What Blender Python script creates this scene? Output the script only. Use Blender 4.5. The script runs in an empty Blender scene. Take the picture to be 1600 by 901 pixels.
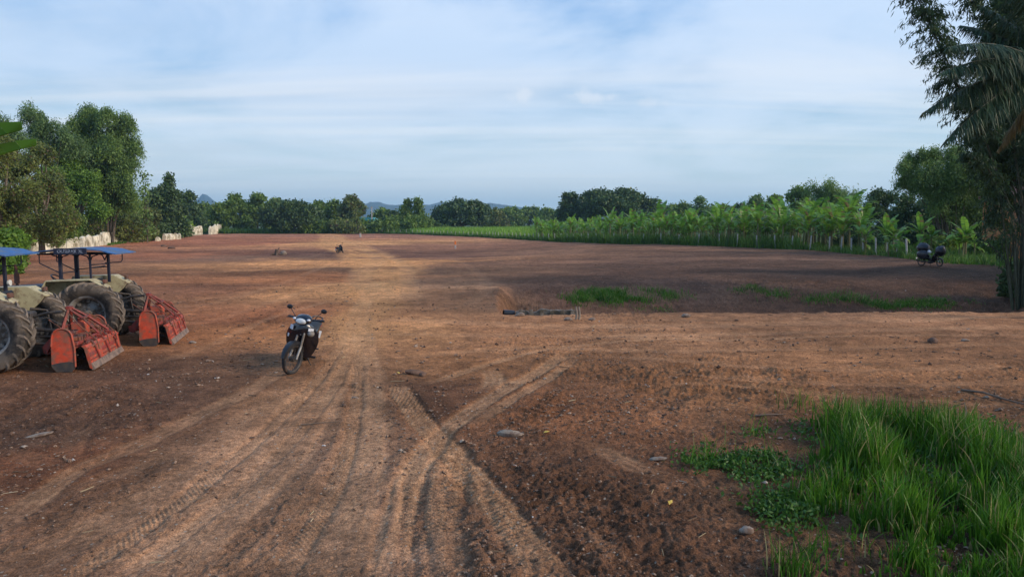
import bpy, math, random
import numpy as np
from mathutils import Vector, Matrix
R = math.radians
random.seed(7)
rng = np.random.default_rng(11)
scene = bpy.context.scene
col = scene.collection

# ------------------------------------------------------------------ camera
CAM_H = 2.8; FPX = 1111.0; HOR = 348.0
PITCH = math.atan((450.5 - HOR) / FPX)
cam_d = bpy.data.cameras.new('camera'); cam = bpy.data.objects.new('camera', cam_d); col.objects.link(cam)
cam.location = (0, 0, CAM_H); cam.rotation_euler = (math.pi / 2 - PITCH, 0, 0)
cam_d.sensor_width = 36; cam_d.lens = 36 * FPX / 1600; cam_d.clip_start = 0.1; cam_d.clip_end = 30000
scene.camera = cam

# ------------------------------------------------------------------ light and sky
SUN_EL, SUN_AZ = R(25), R(106)          # azimuth measured clockwise from +Y: the sun is low on the right, slightly behind
scene.view_settings.view_transform = 'Standard'; scene.view_settings.look = 'None'
scene.view_settings.gamma = 1.0; scene.view_settings.use_curve_mapping = False
scene.view_settings.exposure = 0.85
world = bpy.data.worlds.new('World'); scene.world = world; world.use_nodes = True
sun_d = bpy.data.lights.new('sun', 'SUN'); sun = bpy.data.objects.new('sun', sun_d); col.objects.link(sun)
sun_d.energy = 2.2; sun_d.angle = R(18); sun_d.color = (1.0, 0.83, 0.66)
sd = Vector((math.sin(SUN_AZ) * math.cos(SUN_EL), math.cos(SUN_AZ) * math.cos(SUN_EL), math.sin(SUN_EL)))
sun.rotation_euler = sd.to_track_quat('Z', 'Y').to_euler()

def build_world():
    nt = world.node_tree; nt.nodes.clear()
    N = nt.nodes.new; L = nt.links.new
    def n(t, **k):
        x = N(t)
        for a, b in k.items(): setattr(x, a, b)
        return x
    out = n('ShaderNodeOutputWorld'); bg = n('ShaderNodeBackground')
    sky = n('ShaderNodeTexSky', sky_type='NISHITA'); sky.sun_disc = False
    sky.sun_elevation = SUN_EL; sky.sun_rotation = SUN_AZ
    sky.air_density = 1.2; sky.dust_density = 1.2; sky.ozone_density = 3.0
    tc = n('ShaderNodeTexCoord'); sep = n('ShaderNodeSeparateXYZ'); L(tc.outputs['Generated'], sep.inputs[0])
    def math_(op, a, b=None, c=None, clamp=False):
        m = n('ShaderNodeMath', operation=op); m.use_clamp = clamp
        for i, v in enumerate((a, b, c)):
            if v is None: continue
            if isinstance(v, (int, float)): m.inputs[i].default_value = v
            else: L(v, m.inputs[i])
        return m.outputs[0]
    z = math_('MAXIMUM', sep.outputs[2], 0.0)
    zz = math_('ADD', z, 0.07)
    u = math_('DIVIDE', sep.outputs[0], zz); v = math_('DIVIDE', sep.outputs[1], zz)
    def noise(sx, sy, scale, detail, rough, off=0.0, dist=0.0):
        c = n('ShaderNodeCombineXYZ'); L(math_('MULTIPLY', u, sx), c.inputs[0]); L(math_('MULTIPLY', v, sy), c.inputs[1]); c.inputs[2].default_value = off
        t = n('ShaderNodeTexNoise'); t.inputs['Scale'].default_value = scale; t.inputs['Detail'].default_value = detail
        t.inputs['Roughness'].default_value = rough; t.inputs['Distortion'].default_value = dist
        L(c.outputs[0], t.inputs['Vector']); return t.outputs[0]
    def ramp(x, a, b):
        m = n('ShaderNodeMapRange', interpolation_type='SMOOTHSTEP'); L(x, m.inputs[0]); m.inputs[1].default_value = a; m.inputs[2].default_value = b
        return m.outputs[0]
    def mix(f, a, b):
        m = n('ShaderNodeMix', data_type='RGBA')
        if isinstance(f, float): m.inputs[0].default_value = f
        else: L(f, m.inputs[0])
        for i, c in ((6, a), (7, b)):
            if isinstance(c, tuple): m.inputs[i].default_value = (*c, 1)
            else: L(c, m.inputs[i])
        return m.outputs[2]
    # thin high veil: pale, brighter where thicker
    veil = ramp(noise(1.0, 1.0, 0.42, 7, 0.58, 3.1, 0.35), 0.37, 0.60)
    streak = ramp(noise(0.30, 1.5, 0.55, 6, 0.6, 9.7, 0.5), 0.44, 0.66)
    grey = ramp(noise(0.22, 0.75, 0.50, 5, 0.5, 21.3, 0.2), 0.42, 0.60)
    base = sky.outputs[0]
    hgt = ramp(z, 0.0, 0.40)
    kb = mix(0.78, base, mix(hgt, (3.5, 5.5, 7.0), (1.2, 3.5, 7.8)))
    c1 = mix(math_('MULTIPLY', veil, 0.78), kb, (6.2, 7.3, 8.9))
    c2 = mix(math_('MULTIPLY', grey, math_('MULTIPLY', 0.95, ramp(z, 0.42, 0.20))), c1, (4.6, 5.6, 7.0))
    c3 = mix(math_('MULTIPLY', streak, math_('MULTIPLY', 0.75, ramp(z, 0.45, 0.02))), c2, (7.9, 8.1, 8.5))
    hz = mix(math_('MULTIPLY', ramp(z, 0.20, 0.0), 0.72), c3, (8.2, 8.9, 8.9))
    # a few small cumulus puffs in the middle of the view
    def puff(ax, el, wx, wz, seed):
        az = n('ShaderNodeMath', operation='ARCTAN2'); L(sep.outputs[0], az.inputs[0]); L(sep.outputs[1], az.inputs[1])
        dx = math_('DIVIDE', math_('SUBTRACT', az.outputs[0], ax), wx); dz = math_('DIVIDE', math_('SUBTRACT', sep.outputs[2], el), wz)
        d = math_('SQRT', math_('ADD', math_('MULTIPLY', dx, dx), math_('MULTIPLY', dz, dz)))
        t = n('ShaderNodeTexNoise'); t.inputs['Scale'].default_value = 38; t.inputs['Detail'].default_value = 6; t.inputs['Roughness'].default_value = 0.6
        L(tc.outputs['Generated'], t.inputs['Vector'])
        return ramp(math_('ADD', d, math_('MULTIPLY', math_('SUBTRACT', t.outputs[0], 0.5), 2.6)), 1.0, 0.1)
    p1 = puff(0.013, 0.172, 0.024, 0.015, 1); p2 = puff(0.105, 0.168, 0.036, 0.013, 2); p3 = puff(0.185, 0.160, 0.025, 0.008, 3)
    pp = math_('MAXIMUM', math_('MAXIMUM', p1, p2), math_('MULTIPLY', p3, 0.6))
    fin = mix(math_('MULTIPLY', pp, 0.55), hz, (7.6, 7.9, 8.4))
    L(fin, bg.inputs[0]); bg.inputs[1].default_value = 0.070
    L(bg.outputs[0], out.inputs[0])
build_world()
scene.cycles.max_bounces = 6; scene.cycles.diffuse_bounces = 3; scene.cycles.transparent_max_bounces = 6
scene.cycles.volume_bounces = 0; scene.cycles.use_denoising = True

# ------------------------------------------------------------------ helpers
def lin(c):
    c = np.asarray(c, float) / 255.0
    return np.where(c <= 0.04045, c / 12.92, ((c + 0.055) / 1.055) ** 2.4)
def smooth(a, b, x):
    t = np.clip((np.asarray(x, float) - a) / (b - a), 0, 1); return t * t * (3 - 2 * t)
def hash2(ix, iy, seed):
    h = (ix.astype(np.int64) * 374761393 + iy.astype(np.int64) * 668265263 + seed * 974634777) & 0xFFFFFFFF
    h = ((h ^ (h >> 13)) * 1274126177) & 0xFFFFFFFF
    h = h ^ (h >> 16)
    return (h & 0xFFFFFF) / float(0xFFFFFF)
def vnoise(x, y, seed=0):
    ix = np.floor(x); iy = np.floor(y); fx = x - ix; fy = y - iy
    fx = fx * fx * (3 - 2 * fx); fy = fy * fy * (3 - 2 * fy)
    a = hash2(ix, iy, seed); b = hash2(ix + 1, iy, seed); c = hash2(ix, iy + 1, seed); d = hash2(ix + 1, iy + 1, seed)
    return (a + (b - a) * fx) * (1 - fy) + (c + (d - c) * fx) * fy - 0.5
def fbm(x, y, oct=3, seed=0):
    s = 0; a = 1.0
    for o in range(oct):
        s = s + a * vnoise(x * (2 ** o) + 17.3 * o, y * (2 ** o) - 9.1 * o, seed + o); a *= 0.5
    return s

def ray(px, py):
    u = (px - 800.0) / FPX; v = (450.5 - py) / FPX
    return Vector((u, math.cos(PITCH) + v * math.sin(PITCH), -math.sin(PITCH) + v * math.cos(PITCH)))
def Zm(x, y):
    """the broad lie of the land"""
    x = np.asarray(x, float); y = np.asarray(y, float)
    r = np.hypot(x, y) + 1e-6; pxa = 800 + FPX * x / np.maximum(y, 0.5)
    drop = -1.0 * smooth(22, 95, y) * (1 - smooth(700, 1050, pxa))
    rise = 0.25 * smooth(30, 42, y) * smooth(1330, 1450, pxa) * (1 - smooth(90, 140, y))
    dm = smooth(776, 806, pxa + 6 * vnoise(y * 1.3, x * 0 + 3, 5)) * (1 - smooth(1560, 1640, pxa)) * (y > 5)
    lip = 21.9 + 0.35 * vnoise(x * 0.35, y * 0 + 1, 8) + 0.0 * x - 0.9 * smooth(1100, 1500, pxa) * 0
    ditch = -1.15 * dm * smooth(lip, lip + 1.0, y) * (1 - smooth(26.0, 34.5, y + 1.2 * vnoise(x * 0.2, y * 0.1, 9)))
    bench = 0.42 * dm * smooth(24.5, 25.6, y) * (1 - smooth(27, 28.5, y)) * (1 - smooth(900, 1000, pxa) * 0.4)
    return drop + rise + ditch + bench * 0.6
def gp(px, py, dz=0.0):
    """the ground point that the photograph shows at a pixel"""
    d = ray(px, py); prev = 0.0; t = 2.0
    if d.z >= -0.003: t = 700.0; return Vector((d.x * t / d.y, t, float(Zm(d.x * t / d.y, t)) + dz))
    while t < 900:
        X = d.x * t / d.y; zz = CAM_H + d.z * t / d.y
        if zz <= float(Zm(X, t)): break
        prev = t; t *= 1.01
    lo, hi = prev, t
    for _ in range(14):
        m = (lo + hi) / 2; X = d.x * m / d.y
        if CAM_H + d.z * m / d.y <= float(Zm(X, m)): hi = m
        else: lo = m
    X = d.x * hi / d.y
    return Vector((X, hi, float(Zm(X, hi)) + dz))
def at_depth(px, py, Y):
    d = ray(px, py); return Vector((d.x * Y / d.y, Y, CAM_H + d.z * Y / d.y))

class MB:
    def __init__(s): s.v = []; s.f = []; s.n = 0; s.sm = []
    def add(s, verts, faces, smooth_=False):
        for v in verts: s.v.append(tuple(v))
        for f in faces: s.f.append(tuple(i + s.n for i in f)); s.sm.append(smooth_)
        s.n += len(verts); return s
    def box(s, c, d, rot=None, bev=0.0):
        cx, cy, cz = c; hx, hy, hz = d[0] / 2, d[1] / 2, d[2] / 2
        if bev <= 0:
            vs = [Vector((x * hx, y * hy, z * hz)) for z in (-1, 1) for y in (-1, 1) for x in (-1, 1)]
            fs = [(0, 2, 3, 1), (4, 5, 7, 6), (0, 1, 5, 4), (2, 6, 7, 3), (0, 4, 6, 2), (1, 3, 7, 5)]
        else:
            b = min(bev, hx * .9, hy * .9, hz * .9); vs = []; fs = []
            # 24 verts chamfered box
            idx = {}
            for sx in (-1, 1):
                for sy in (-1, 1):
                    for sz in (-1, 1):
                        for ax in range(3):
                            p = [sx * (hx - b), sy * (hy - b), sz * (hz - b)]; p[ax] = (sx * hx, sy * hy, sz * hz)[ax]
                            idx[(sx, sy, sz, ax)] = len(vs); vs.append(Vector(p))
            for ax in range(3):
                o = [a for a in range(3) if a != ax]
                for sg in (-1, 1):
                    q = []
                    for a, b2 in ((-1, -1), (1, -1), (1, 1), (-1, 1)):
                        k = [0, 0, 0]; k[ax] = sg; k[o[0]] = a; k[o[1]] = b2; q.append(idx[(k[0], k[1], k[2], ax)])
                    fs.append(tuple(q))
            for ax in range(3):
                o = [a for a in range(3) if a != ax]
                for a in (-1, 1):
                    for b2 in (-1, 1):
                        def k_(e, w):
                            k = [0, 0, 0]; k[ax] = e; k[o[0]] = a; k[o[1]] = b2; return idx[(k[0], k[1], k[2], w)]
                        fs.append((k_(-1, o[0]), k_(1, o[0]), k_(1, o[1]), k_(-1, o[1])))
            for sx in (-1, 1):
                for sy in (-1, 1):
                    for sz in (-1, 1): fs.append(tuple(idx[(sx, sy, sz, a)] for a in range(3)))
        if rot is not None: vs = [rot @ v for v in vs]
        return s.add([v + Vector(c) for v in vs], fs)
    def tube(s, pts, rad, seg=8, cap=True, sm=True):
        pts = [Vector(p) for p in pts]; n = len(pts)
        if not isinstance(rad, (list, tuple)): rad = [rad] * n
        T = []
        for i in range(n):
            t = (pts[min(i + 1, n - 1)] - pts[max(i - 1, 0)]); T.append(t.normalized() if t.length > 1e-9 else Vector((0, 0, 1)))
        up = Vector((0, 0, 1)) if abs(T[0].z) < 0.9 else Vector((1, 0, 0))
        a = T[0].cross(up).normalized(); vs = []; fs = []
        for i in range(n):
            a = (a - T[i] * a.dot(T[i])).normalized(); b = T[i].cross(a)
            for k in range(seg):
                w = 2 * math.pi * k / seg; vs.append(pts[i] + (a * math.cos(w) + b * math.sin(w)) * rad[i])
        for i in range(n - 1):
            for k in range(seg):
                k2 = (k + 1) % seg; fs.append((i * seg + k, i * seg + k2, (i + 1) * seg + k2, (i + 1) * seg + k))
        if cap: fs.append(tuple(reversed(range(seg)))); fs.append(tuple((n - 1) * seg + k for k in range(seg)))
        return s.add(vs, fs, sm)
    def lathe(s, prof, c, axis='Y', seg=32, sm=True, closed=True):
        """prof: (radius, offset along axis)"""
        vs = []; fs = []; n = len(prof)
        for k in range(seg):
            w = 2 * math.pi * k / seg; ca, sa = math.cos(w), math.sin(w)
            for (r, o) in prof:
                p = {'Y': (r * ca, o, r * sa), 'Z': (r * ca, r * sa, o), 'X': (o, r * ca, r * sa)}[axis]
                vs.append(Vector(p) + Vector(c))
        m = n if closed else n - 1
        for k in range(seg):
            k2 = (k + 1) % seg
            for i in range(m):
                j = (i + 1) % n; fs.append((k * n + i, k * n + j, k2 * n + j, k2 * n + i))
        return s.add(vs, fs, sm)
    def prism(s, poly, y0, y1, axis='Y', sm=False):
        """polygon in the (x,z) plane swept along y (or the like)"""
        def P(a, b, o): return {'Y': (a, o, b), 'X': (o, a, b), 'Z': (a, b, o)}[axis]
        n = len(poly); vs = [P(a, b, y0) for a, b in poly] + [P(a, b, y1) for a, b in poly]
        fs = [tuple(range(n)), tuple(reversed(range(n, 2 * n)))] + [(i, (i + 1) % n, n + (i + 1) % n, n + i) for i in range(n)]
        return s.add(vs, fs, sm)
    def ball(s, c, d, seg=14, rings=9, jit=0.0, rnd=None, rot=None):
        vs = []; fs = []
        for i in range(rings + 1):
            th = math.pi * i / rings
            for k in range(seg):
                ph = 2 * math.pi * k / seg; q = 1 + (rnd.uniform(-jit, jit) if jit else 0)
                v = Vector((math.sin(th) * math.cos(ph) * d[0] / 2 * q, math.sin(th) * math.sin(ph) * d[1] / 2 * q, math.cos(th) * d[2] / 2 * q))
                if rot is not None: v = rot @ v
                vs.append(v + Vector(c))
        for i in range(rings):
            for k in range(seg):
                k2 = (k + 1) % seg; fs.append((i * seg + k, (i + 1) * seg + k, (i + 1) * seg + k2, i * seg + k2))
        return s.add(vs, fs, True)
    def loft(s, rings, closed_ring=True, cap=True, sm=True):
        n = len(rings[0]); vs = [Vector(p) for r in rings for p in r]; fs = []
        m = n if closed_ring else n - 1
        for i in range(len(rings) - 1):
            for k in range(m):
                k2 = (k + 1) % n; fs.append((i * n + k, i * n + k2, (i + 1) * n + k2, (i + 1) * n + k))
        if cap and closed_ring: fs.append(tuple(reversed(range(n)))); fs.append(tuple((len(rings) - 1) * n + k for k in range(n)))
        return s.add(vs, fs, sm)
    def build(s, name, m, parent=None):
        me = bpy.data.meshes.new(name); me.from_pydata(s.v, [], s.f)
        if any(s.sm): me.polygons.foreach_set('use_smooth', s.sm)
        me.materials.append(m); me.validate(); me.update()
        if any(s.sm):
            try: me.set_sharp_from_angle(angle=R(42))
            except Exception: pass
        o = bpy.data.objects.new(name, me); col.objects.link(o)
        if parent: o.parent = parent
        return o
def mesh_np(name, V, F, m, parent=None, smooth_=False, link=True):
    """numpy quads -> mesh object"""
    V = np.ascontiguousarray(V, np.float32).reshape(-1, 3); F = np.ascontiguousarray(F, np.int32); k = F.shape[1]
    me = bpy.data.meshes.new(name); me.vertices.add(len(V)); me.vertices.foreach_set('co', V.ravel())
    me.loops.add(F.size); me.loops.foreach_set('vertex_index', F.ravel())
    me.polygons.add(len(F)); me.polygons.foreach_set('loop_start', np.arange(0, F.size, k, dtype=np.int32))
    me.polygons.foreach_set('loop_total', np.full(len(F), k, np.int32))
    me.update(calc_edges=True)
    me.polygons.foreach_set('use_smooth', np.full(len(F), smooth_))
    me.materials.append(m)
    o = bpy.data.objects.new(name, me)
    if link: col.objects.link(o)
    if parent: o.parent = parent
    return o
def tag(o, label=None, cat=None, group=None, kind=None):
    if label: o['label'] = label
    if cat: o['category'] = cat
    if group: o['group'] = group
    if kind: o['kind'] = kind
    return o
def empty(name, loc, rz=0.0, label=None, cat=None, group=None):
    o = bpy.data.objects.new(name, None); col.objects.link(o); o.location = loc; o.rotation_euler = (0, 0, rz); o.empty_display_size = 0.3
    return tag(o, label, cat, group)
def kids(o): return [c for c in bpy.data.objects if c.parent == o]
def copy_tree(o, parent=None, loc=None, rz=None, sc=None, label=None, group=None, cache={}):
    if o.name not in cache: cache[o.name] = kids(o)
    c = o.copy(); col.objects.link(c); c.parent = parent
    if loc is not None: c.location = loc
    if rz is not None: c.rotation_euler = (0, 0, rz)
    if sc is not None: c.scale = (sc, sc, sc)
    if label: c['label'] = label
    if group: c['group'] = group
    for ch in cache[o.name]: copy_tree(ch, c)
    return c

# ------------------------------------------------------------------ materials
def new_mat(name):
    m = bpy.data.materials.new(name); m.use_nodes = True; nt = m.node_tree; nt.nodes.clear()
    out = nt.nodes.new('ShaderNodeOutputMaterial'); return m, nt, out
def mat(name, c, rough=0.6, metal=0.0, dirt=None, amt=0.0, dscale=6.0, var=0.12, bump=0.0, bscale=40.0, coat=0.0, spec=0.5):
    m, nt, out = new_mat(name); N = nt.nodes.new; L = nt.links.new
    b = N('ShaderNodeBsdfPrincipled'); b.inputs['Roughness'].default_value = rough; b.inputs['Metallic'].default_value = metal
    b.inputs['Coat Weight'].default_value = coat; b.inputs['Specular IOR Level'].default_value = spec
    tc = N('ShaderNodeTexCoord'); nz = N('ShaderNodeTexNoise'); nz.inputs['Scale'].default_value = dscale; nz.inputs['Detail'].default_value = 6; nz.inputs['Roughness'].default_value = 0.65
    L(tc.outputs['Object'], nz.inputs['Vector'])
    mr = N('ShaderNodeMapRange'); mr.inputs[1].default_value = 0.3; mr.inputs[2].default_value = 0.7; mr.inputs[3].default_value = 1 - var; mr.inputs[4].default_value = 1 + var; L(nz.outputs[0], mr.inputs[0])
    mx = N('ShaderNodeMix'); mx.data_type = 'RGBA'; mx.blend_type = 'MULTIPLY'; mx.inputs[0].default_value = 1; mx.inputs[6].default_value = (*c, 1); L(mr.outputs[0], mx.inputs[7])
    src = mx.outputs[2]
    if dirt is not None:
        n2 = N('ShaderNodeTexNoise'); n2.inputs['Scale'].default_value = dscale * 0.7; n2.inputs['Detail'].default_value = 9; n2.inputs['Roughness'].default_value = 0.7
        L(tc.outputs['Object'], n2.inputs['Vector'])
        m2 = N('ShaderNodeMapRange'); m2.inputs[1].default_value = 0.62 - amt * 0.4; m2.inputs[2].default_value = 0.72 - amt * 0.25; L(n2.outputs[0], m2.inputs[0])
        m3 = N('ShaderNodeMix'); m3.data_type = 'RGBA'; L(m2.outputs[0], m3.inputs[0]); L(src, m3.inputs[6]); m3.inputs[7].default_value = (*dirt, 1); src = m3.outputs[2]
        rr = N('ShaderNodeMapRange'); rr.inputs[3].default_value = rough; rr.inputs[4].default_value = 0.9; L(m2.outputs[0], rr.inputs[0]); L(rr.outputs[0], b.inputs['Roughness'])
    L(src, b.inputs['Base Color'])
    if bump > 0:
        n4 = N('ShaderNodeTexNoise'); n4.inputs['Scale'].default_value = bscale; n4.inputs['Detail'].default_value = 5; L(tc.outputs['Object'], n4.inputs['Vector'])
        bp = N('ShaderNodeBump'); bp.inputs['Strength'].default_value = 0.6; bp.inputs['Distance'].default_value = bump; L(n4.outputs[0], bp.inputs['Height']); L(bp.outputs[0], b.inputs['Normal'])
    L(b.outputs[0], out.inputs[0]); return m
def leaf_mat(name, dark, light, trans=0.35, rough=0.55, dry=None, dry_amt=0.0, scale=0.35):
    m, nt, out = new_mat(name); N = nt.nodes.new; L = nt.links.new
    g = N('ShaderNodeNewGeometry'); tc = N('ShaderNodeTexCoord')
    nz = N('ShaderNodeTexNoise'); nz.inputs['Scale'].default_value = scale; nz.inputs['Detail'].default_value = 3; L(tc.outputs['Object'], nz.inputs['Vector'])
    a = N('ShaderNodeMath'); a.operation = 'MULTIPLY_ADD'; L(nz.outputs[0], a.inputs[0]); a.inputs[1].default_value = 1.6; a.inputs[2].default_value = -0.65
    a2 = N('ShaderNodeMath'); a2.operation = 'MULTIPLY_ADD'; L(g.outputs['Random Per Island'], a2.inputs[0]); a2.inputs[1].default_value = 0.75; L(a.outputs[0], a2.inputs[2]); a2.use_clamp = True
    mx = N('ShaderNodeMix'); mx.data_type = 'RGBA'; L(a2.outputs[0], mx.inputs[0]); mx.inputs[6].default_value = (*dark, 1); mx.inputs[7].default_value = (*light, 1)
    src = mx.outputs[2]
    if dry:
        w = N('ShaderNodeMath'); w.operation = 'LESS_THAN'; w.inputs[1].default_value = dry_amt
        f = N('ShaderNodeMath'); f.operation = 'FRACT'; f2 = N('ShaderNodeMath'); f2.operation = 'MULTIPLY'; f2.inputs[1].default_value = 17.0
        L(g.outputs['Random Per Island'], f2.inputs[0]); L(f2.outputs[0], f.inputs[0]); L(f.outputs[0], w.inputs[0])
        m3 = N('ShaderNodeMix'); m3.data_type = 'RGBA'; L(w.outputs[0], m3.inputs[0]); L(src, m3.inputs[6]); m3.inputs[7].default_value = (*dry, 1); src = m3.outputs[2]
    d = N('ShaderNodeBsdfPrincipled'); d.inputs['Roughness'].default_value = rough; d.inputs['Specular IOR Level'].default_value = 0.35; L(src, d.inputs['Base Color'])
    t = N('ShaderNodeBsdfTranslucent'); L(src, t.inputs[0]); ms = N('ShaderNodeMixShader'); ms.inputs[0].default_value = trans
    L(d.outputs[0], ms.inputs[1]); L(t.outputs[0], ms.inputs[2]); L(ms.outputs[0], out.inputs[0]); return m

SOILC = (0.17, 0.10, 0.062)
M = {}
M['bark'] = mat('bark', (0.12, 0.095, 0.07), 0.9, var=0.35, bump=0.02, bscale=12)
M['pale_bark'] = mat('pale_bark', (0.24, 0.20, 0.15), 0.9, var=0.3, bump=0.01, bscale=12)
M['culm'] = mat('culm', (0.05, 0.055, 0.028), 0.6, var=0.4)
M['pseudostem'] = mat('pseudostem', (0.15, 0.18, 0.06), 0.6, dirt=(0.16, 0.11, 0.06), amt=0.5, dscale=5, var=0.3)
M['leaf_mid'] = leaf_mat('leaf_mid', (0.056, 0.105, 0.023), (0.194, 0.289, 0.046))
M['leaf_dark'] = leaf_mat('leaf_dark', (0.030, 0.056, 0.021), (0.093, 0.154, 0.039), 0.2)
M['leaf_bright'] = leaf_mat('leaf_bright', (0.050, 0.118, 0.016), (0.201, 0.331, 0.046))
M['leaf_olive'] = leaf_mat('leaf_olive', (0.056, 0.087, 0.022), (0.205, 0.238, 0.056), dry=(0.13, 0.085, 0.05), dry_amt=0.10)
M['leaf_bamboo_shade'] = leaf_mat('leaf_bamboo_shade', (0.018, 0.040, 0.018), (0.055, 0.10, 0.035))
M['leaf_bamboo'] = leaf_mat('leaf_bamboo', (0.061, 0.122, 0.035), (0.209, 0.322, 0.072))
M['leaf_pale'] = leaf_mat('leaf_pale', (0.079, 0.138, 0.046), (0.173, 0.276, 0.086))
M['leaf_lime'] = leaf_mat('leaf_lime', (0.12, 0.20, 0.02), (0.28, 0.40, 0.05))
M['leaf_banana'] = leaf_mat('leaf_banana', (0.078, 0.196, 0.028), (0.260, 0.460, 0.060), 0.4, 0.4, dry=(0.20, 0.15, 0.07), dry_amt=0.13, scale=0.8)
M['leaf_palm'] = leaf_mat('leaf_palm', (0.018, 0.042, 0.022), (0.054, 0.096, 0.036), 0.2)
M['leaf_palm_dry'] = leaf_mat('leaf_palm_dry', (0.16, 0.12, 0.04), (0.26, 0.20, 0.08), 0.3)
M['grass'] = leaf_mat('grass', (0.014, 0.065, 0.006), (0.115, 0.27, 0.020), 0.4, 0.45, dry=(0.34, 0.29, 0.12), dry_amt=0.09, scale=1.6)
M['verge'] = leaf_mat('verge', (0.034, 0.086, 0.016), (0.135, 0.250, 0.036), 0.35, 0.6, scale=0.5)
M['crop'] = leaf_mat('crop', (0.132, 0.253, 0.030), (0.264, 0.437, 0.060), 0.4, 0.6, scale=0.06)
M['weed'] = leaf_mat('weed', (0.028, 0.08, 0.012), (0.09, 0.19, 0.03), 0.35, 0.5, scale=2.0)
M['blue'] = mat('blue', (0.012, 0.085, 0.25), 0.5, dirt=(0.10, 0.14, 0.19), amt=0.45, dscale=4, var=.25)
M['navy'] = mat('navy', (0.010, 0.014, 0.035), 0.5, dirt=(0.10, 0.08, 0.08), amt=0.2)
M['cream'] = mat('cream', (0.44, 0.39, 0.23), 0.6, dirt=(0.22, 0.15, 0.09), amt=0.28, dscale=7, var=0.15)
M['orange'] = mat('orange', (0.46, 0.052, 0.018), 0.55, dirt=(0.17, 0.085, 0.055), amt=0.5, dscale=7, var=0.35)
M['red'] = mat('red', (0.23, 0.028, 0.018), 0.6, dirt=(0.11, 0.055, 0.04), amt=0.45, dscale=9, var=0.3)
M['mud_steel'] = mat('mud_steel', (0.22, 0.15, 0.11), 0.8, dirt=(0.09, 0.07, 0.06), amt=0.4)
M['rust'] = mat('rust', (0.20, 0.065, 0.03), 0.85, dirt=(0.08, 0.05, 0.04), amt=0.5)
M['tyre'] = mat('tyre', (0.028, 0.026, 0.025), 0.85, dirt=(0.13, 0.105, 0.082), amt=0.55, dscale=4, var=0.25, bump=0.004, bscale=30, spec=0.2)
M['lug'] = mat('lug', (0.035, 0.032, 0.03), 0.85, dirt=(0.20, 0.16, 0.125), amt=0.75, dscale=5, var=0.25, spec=0.2)
M['iron'] = mat('iron', (0.045, 0.042, 0.042), 0.6, metal=0.3, dirt=(0.10, 0.075, 0.055), amt=0.4, dscale=8)
M['rim'] = mat('rim', (0.30, 0.29, 0.27), 0.55, metal=0.3, dirt=(0.13, 0.10, 0.075), amt=0.5, dscale=6)
M['black_plastic'] = mat('black_plastic', (0.012, 0.012, 0.014), 0.4)
M['gloss_black'] = mat('gloss_black', (0.006, 0.006, 0.011), 0.22, coat=0.5)
M['bike_tyre'] = mat('bike_tyre', (0.015, 0.015, 0.015), 0.8, dirt=(0.12, 0.08, 0.06), amt=0.25, dscale=14)
M['chrome'] = mat('chrome', (0.62, 0.62, 0.62), 0.25, metal=0.9)
M['silver'] = mat('silver', (0.45, 0.45, 0.46), 0.4, metal=0.4)
M['white'] = mat('white', (0.72, 0.72, 0.72), 0.5)
M['seat'] = mat('seat', (0.012, 0.012, 0.012), 0.6, bump=0.002)
M['lamp_glass'] = mat('lamp_glass', (0.70, 0.70, 0.66), 0.08, coat=1.0)
M['amber'] = mat('amber', (0.55, 0.16, 0.01), 0.2)
M['tail'] = mat('tail', (0.35, 0.01, 0.01), 0.2)
M['lettering'] = mat('lettering', (0.30, 0.34, 0.42), 0.7, dirt=(0.03, 0.04, 0.07), amt=.5, dscale=30)
M['sticker'] = mat('sticker', (0.62, 0.64, 0.68), 0.4)
M['concrete'] = mat('concrete', (0.32, 0.25, 0.18), 0.9, dirt=(0.12, 0.09, 0.055), amt=0.6, dscale=6, var=0.25, bump=0.01)
M['post'] = mat('post', (0.42, 0.40, 0.37), 0.85, dirt=(0.22, 0.18, 0.13), amt=0.25)
M['pale_wall'] = mat('pale_wall', (0.64, 0.59, 0.45), 0.9, dirt=(0.20, 0.17, 0.10), amt=0.42, dscale=1.1, var=0.3, bump=0.06, bscale=3)
M['stone'] = mat('stone', (0.28, 0.225, 0.17), 0.9, dirt=(0.13, 0.08, 0.055), amt=0.45, dscale=9, var=0.3, bump=0.01)
M['soil_lump'] = mat('soil_lump', (0.13, 0.075, 0.05), 0.95, var=0.35, bump=0.02)
M['stump'] = mat('stump', (0.10, 0.065, 0.045), 0.95, var=0.4, bump=0.02)
M['dead_wood'] = mat('dead_wood', (0.14, 0.095, 0.065), 0.9, var=0.3)
M['orange_paint'] = mat('orange_paint', (0.75, 0.20, 0.04), 0.6)
M['teal'] = mat('teal', (0.05, 0.30, 0.33), 0.5, dirt=(0.2, 0.3, 0.3), amt=0.2, dscale=1)
M['brick'] = mat('brick', (0.42, 0.16, 0.05), 0.85, dirt=(0.16, 0.08, 0.04), amt=0.4, dscale=2.5, var=0.35)
M['render_wall'] = mat('render_wall', (0.55, 0.54, 0.50), 0.85, dirt=(0.3, 0.27, 0.22), amt=0.35, dscale=1.5)
M['dark_opening'] = mat('dark_opening', (0.02, 0.02, 0.02), 0.6)
M['bag'] = mat('bag', (0.010, 0.010, 0.016), 0.35, bump=0.02, bscale=14)
M['leaf_litter'] = mat('leaf_litter', (0.62, 0.40, 0.06), 0.6, var=0.3)
M['hill_forest'] = mat('hill_forest', (0.012, 0.030, 0.036), 0.95, var=0.4, dscale=0.01)

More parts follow.
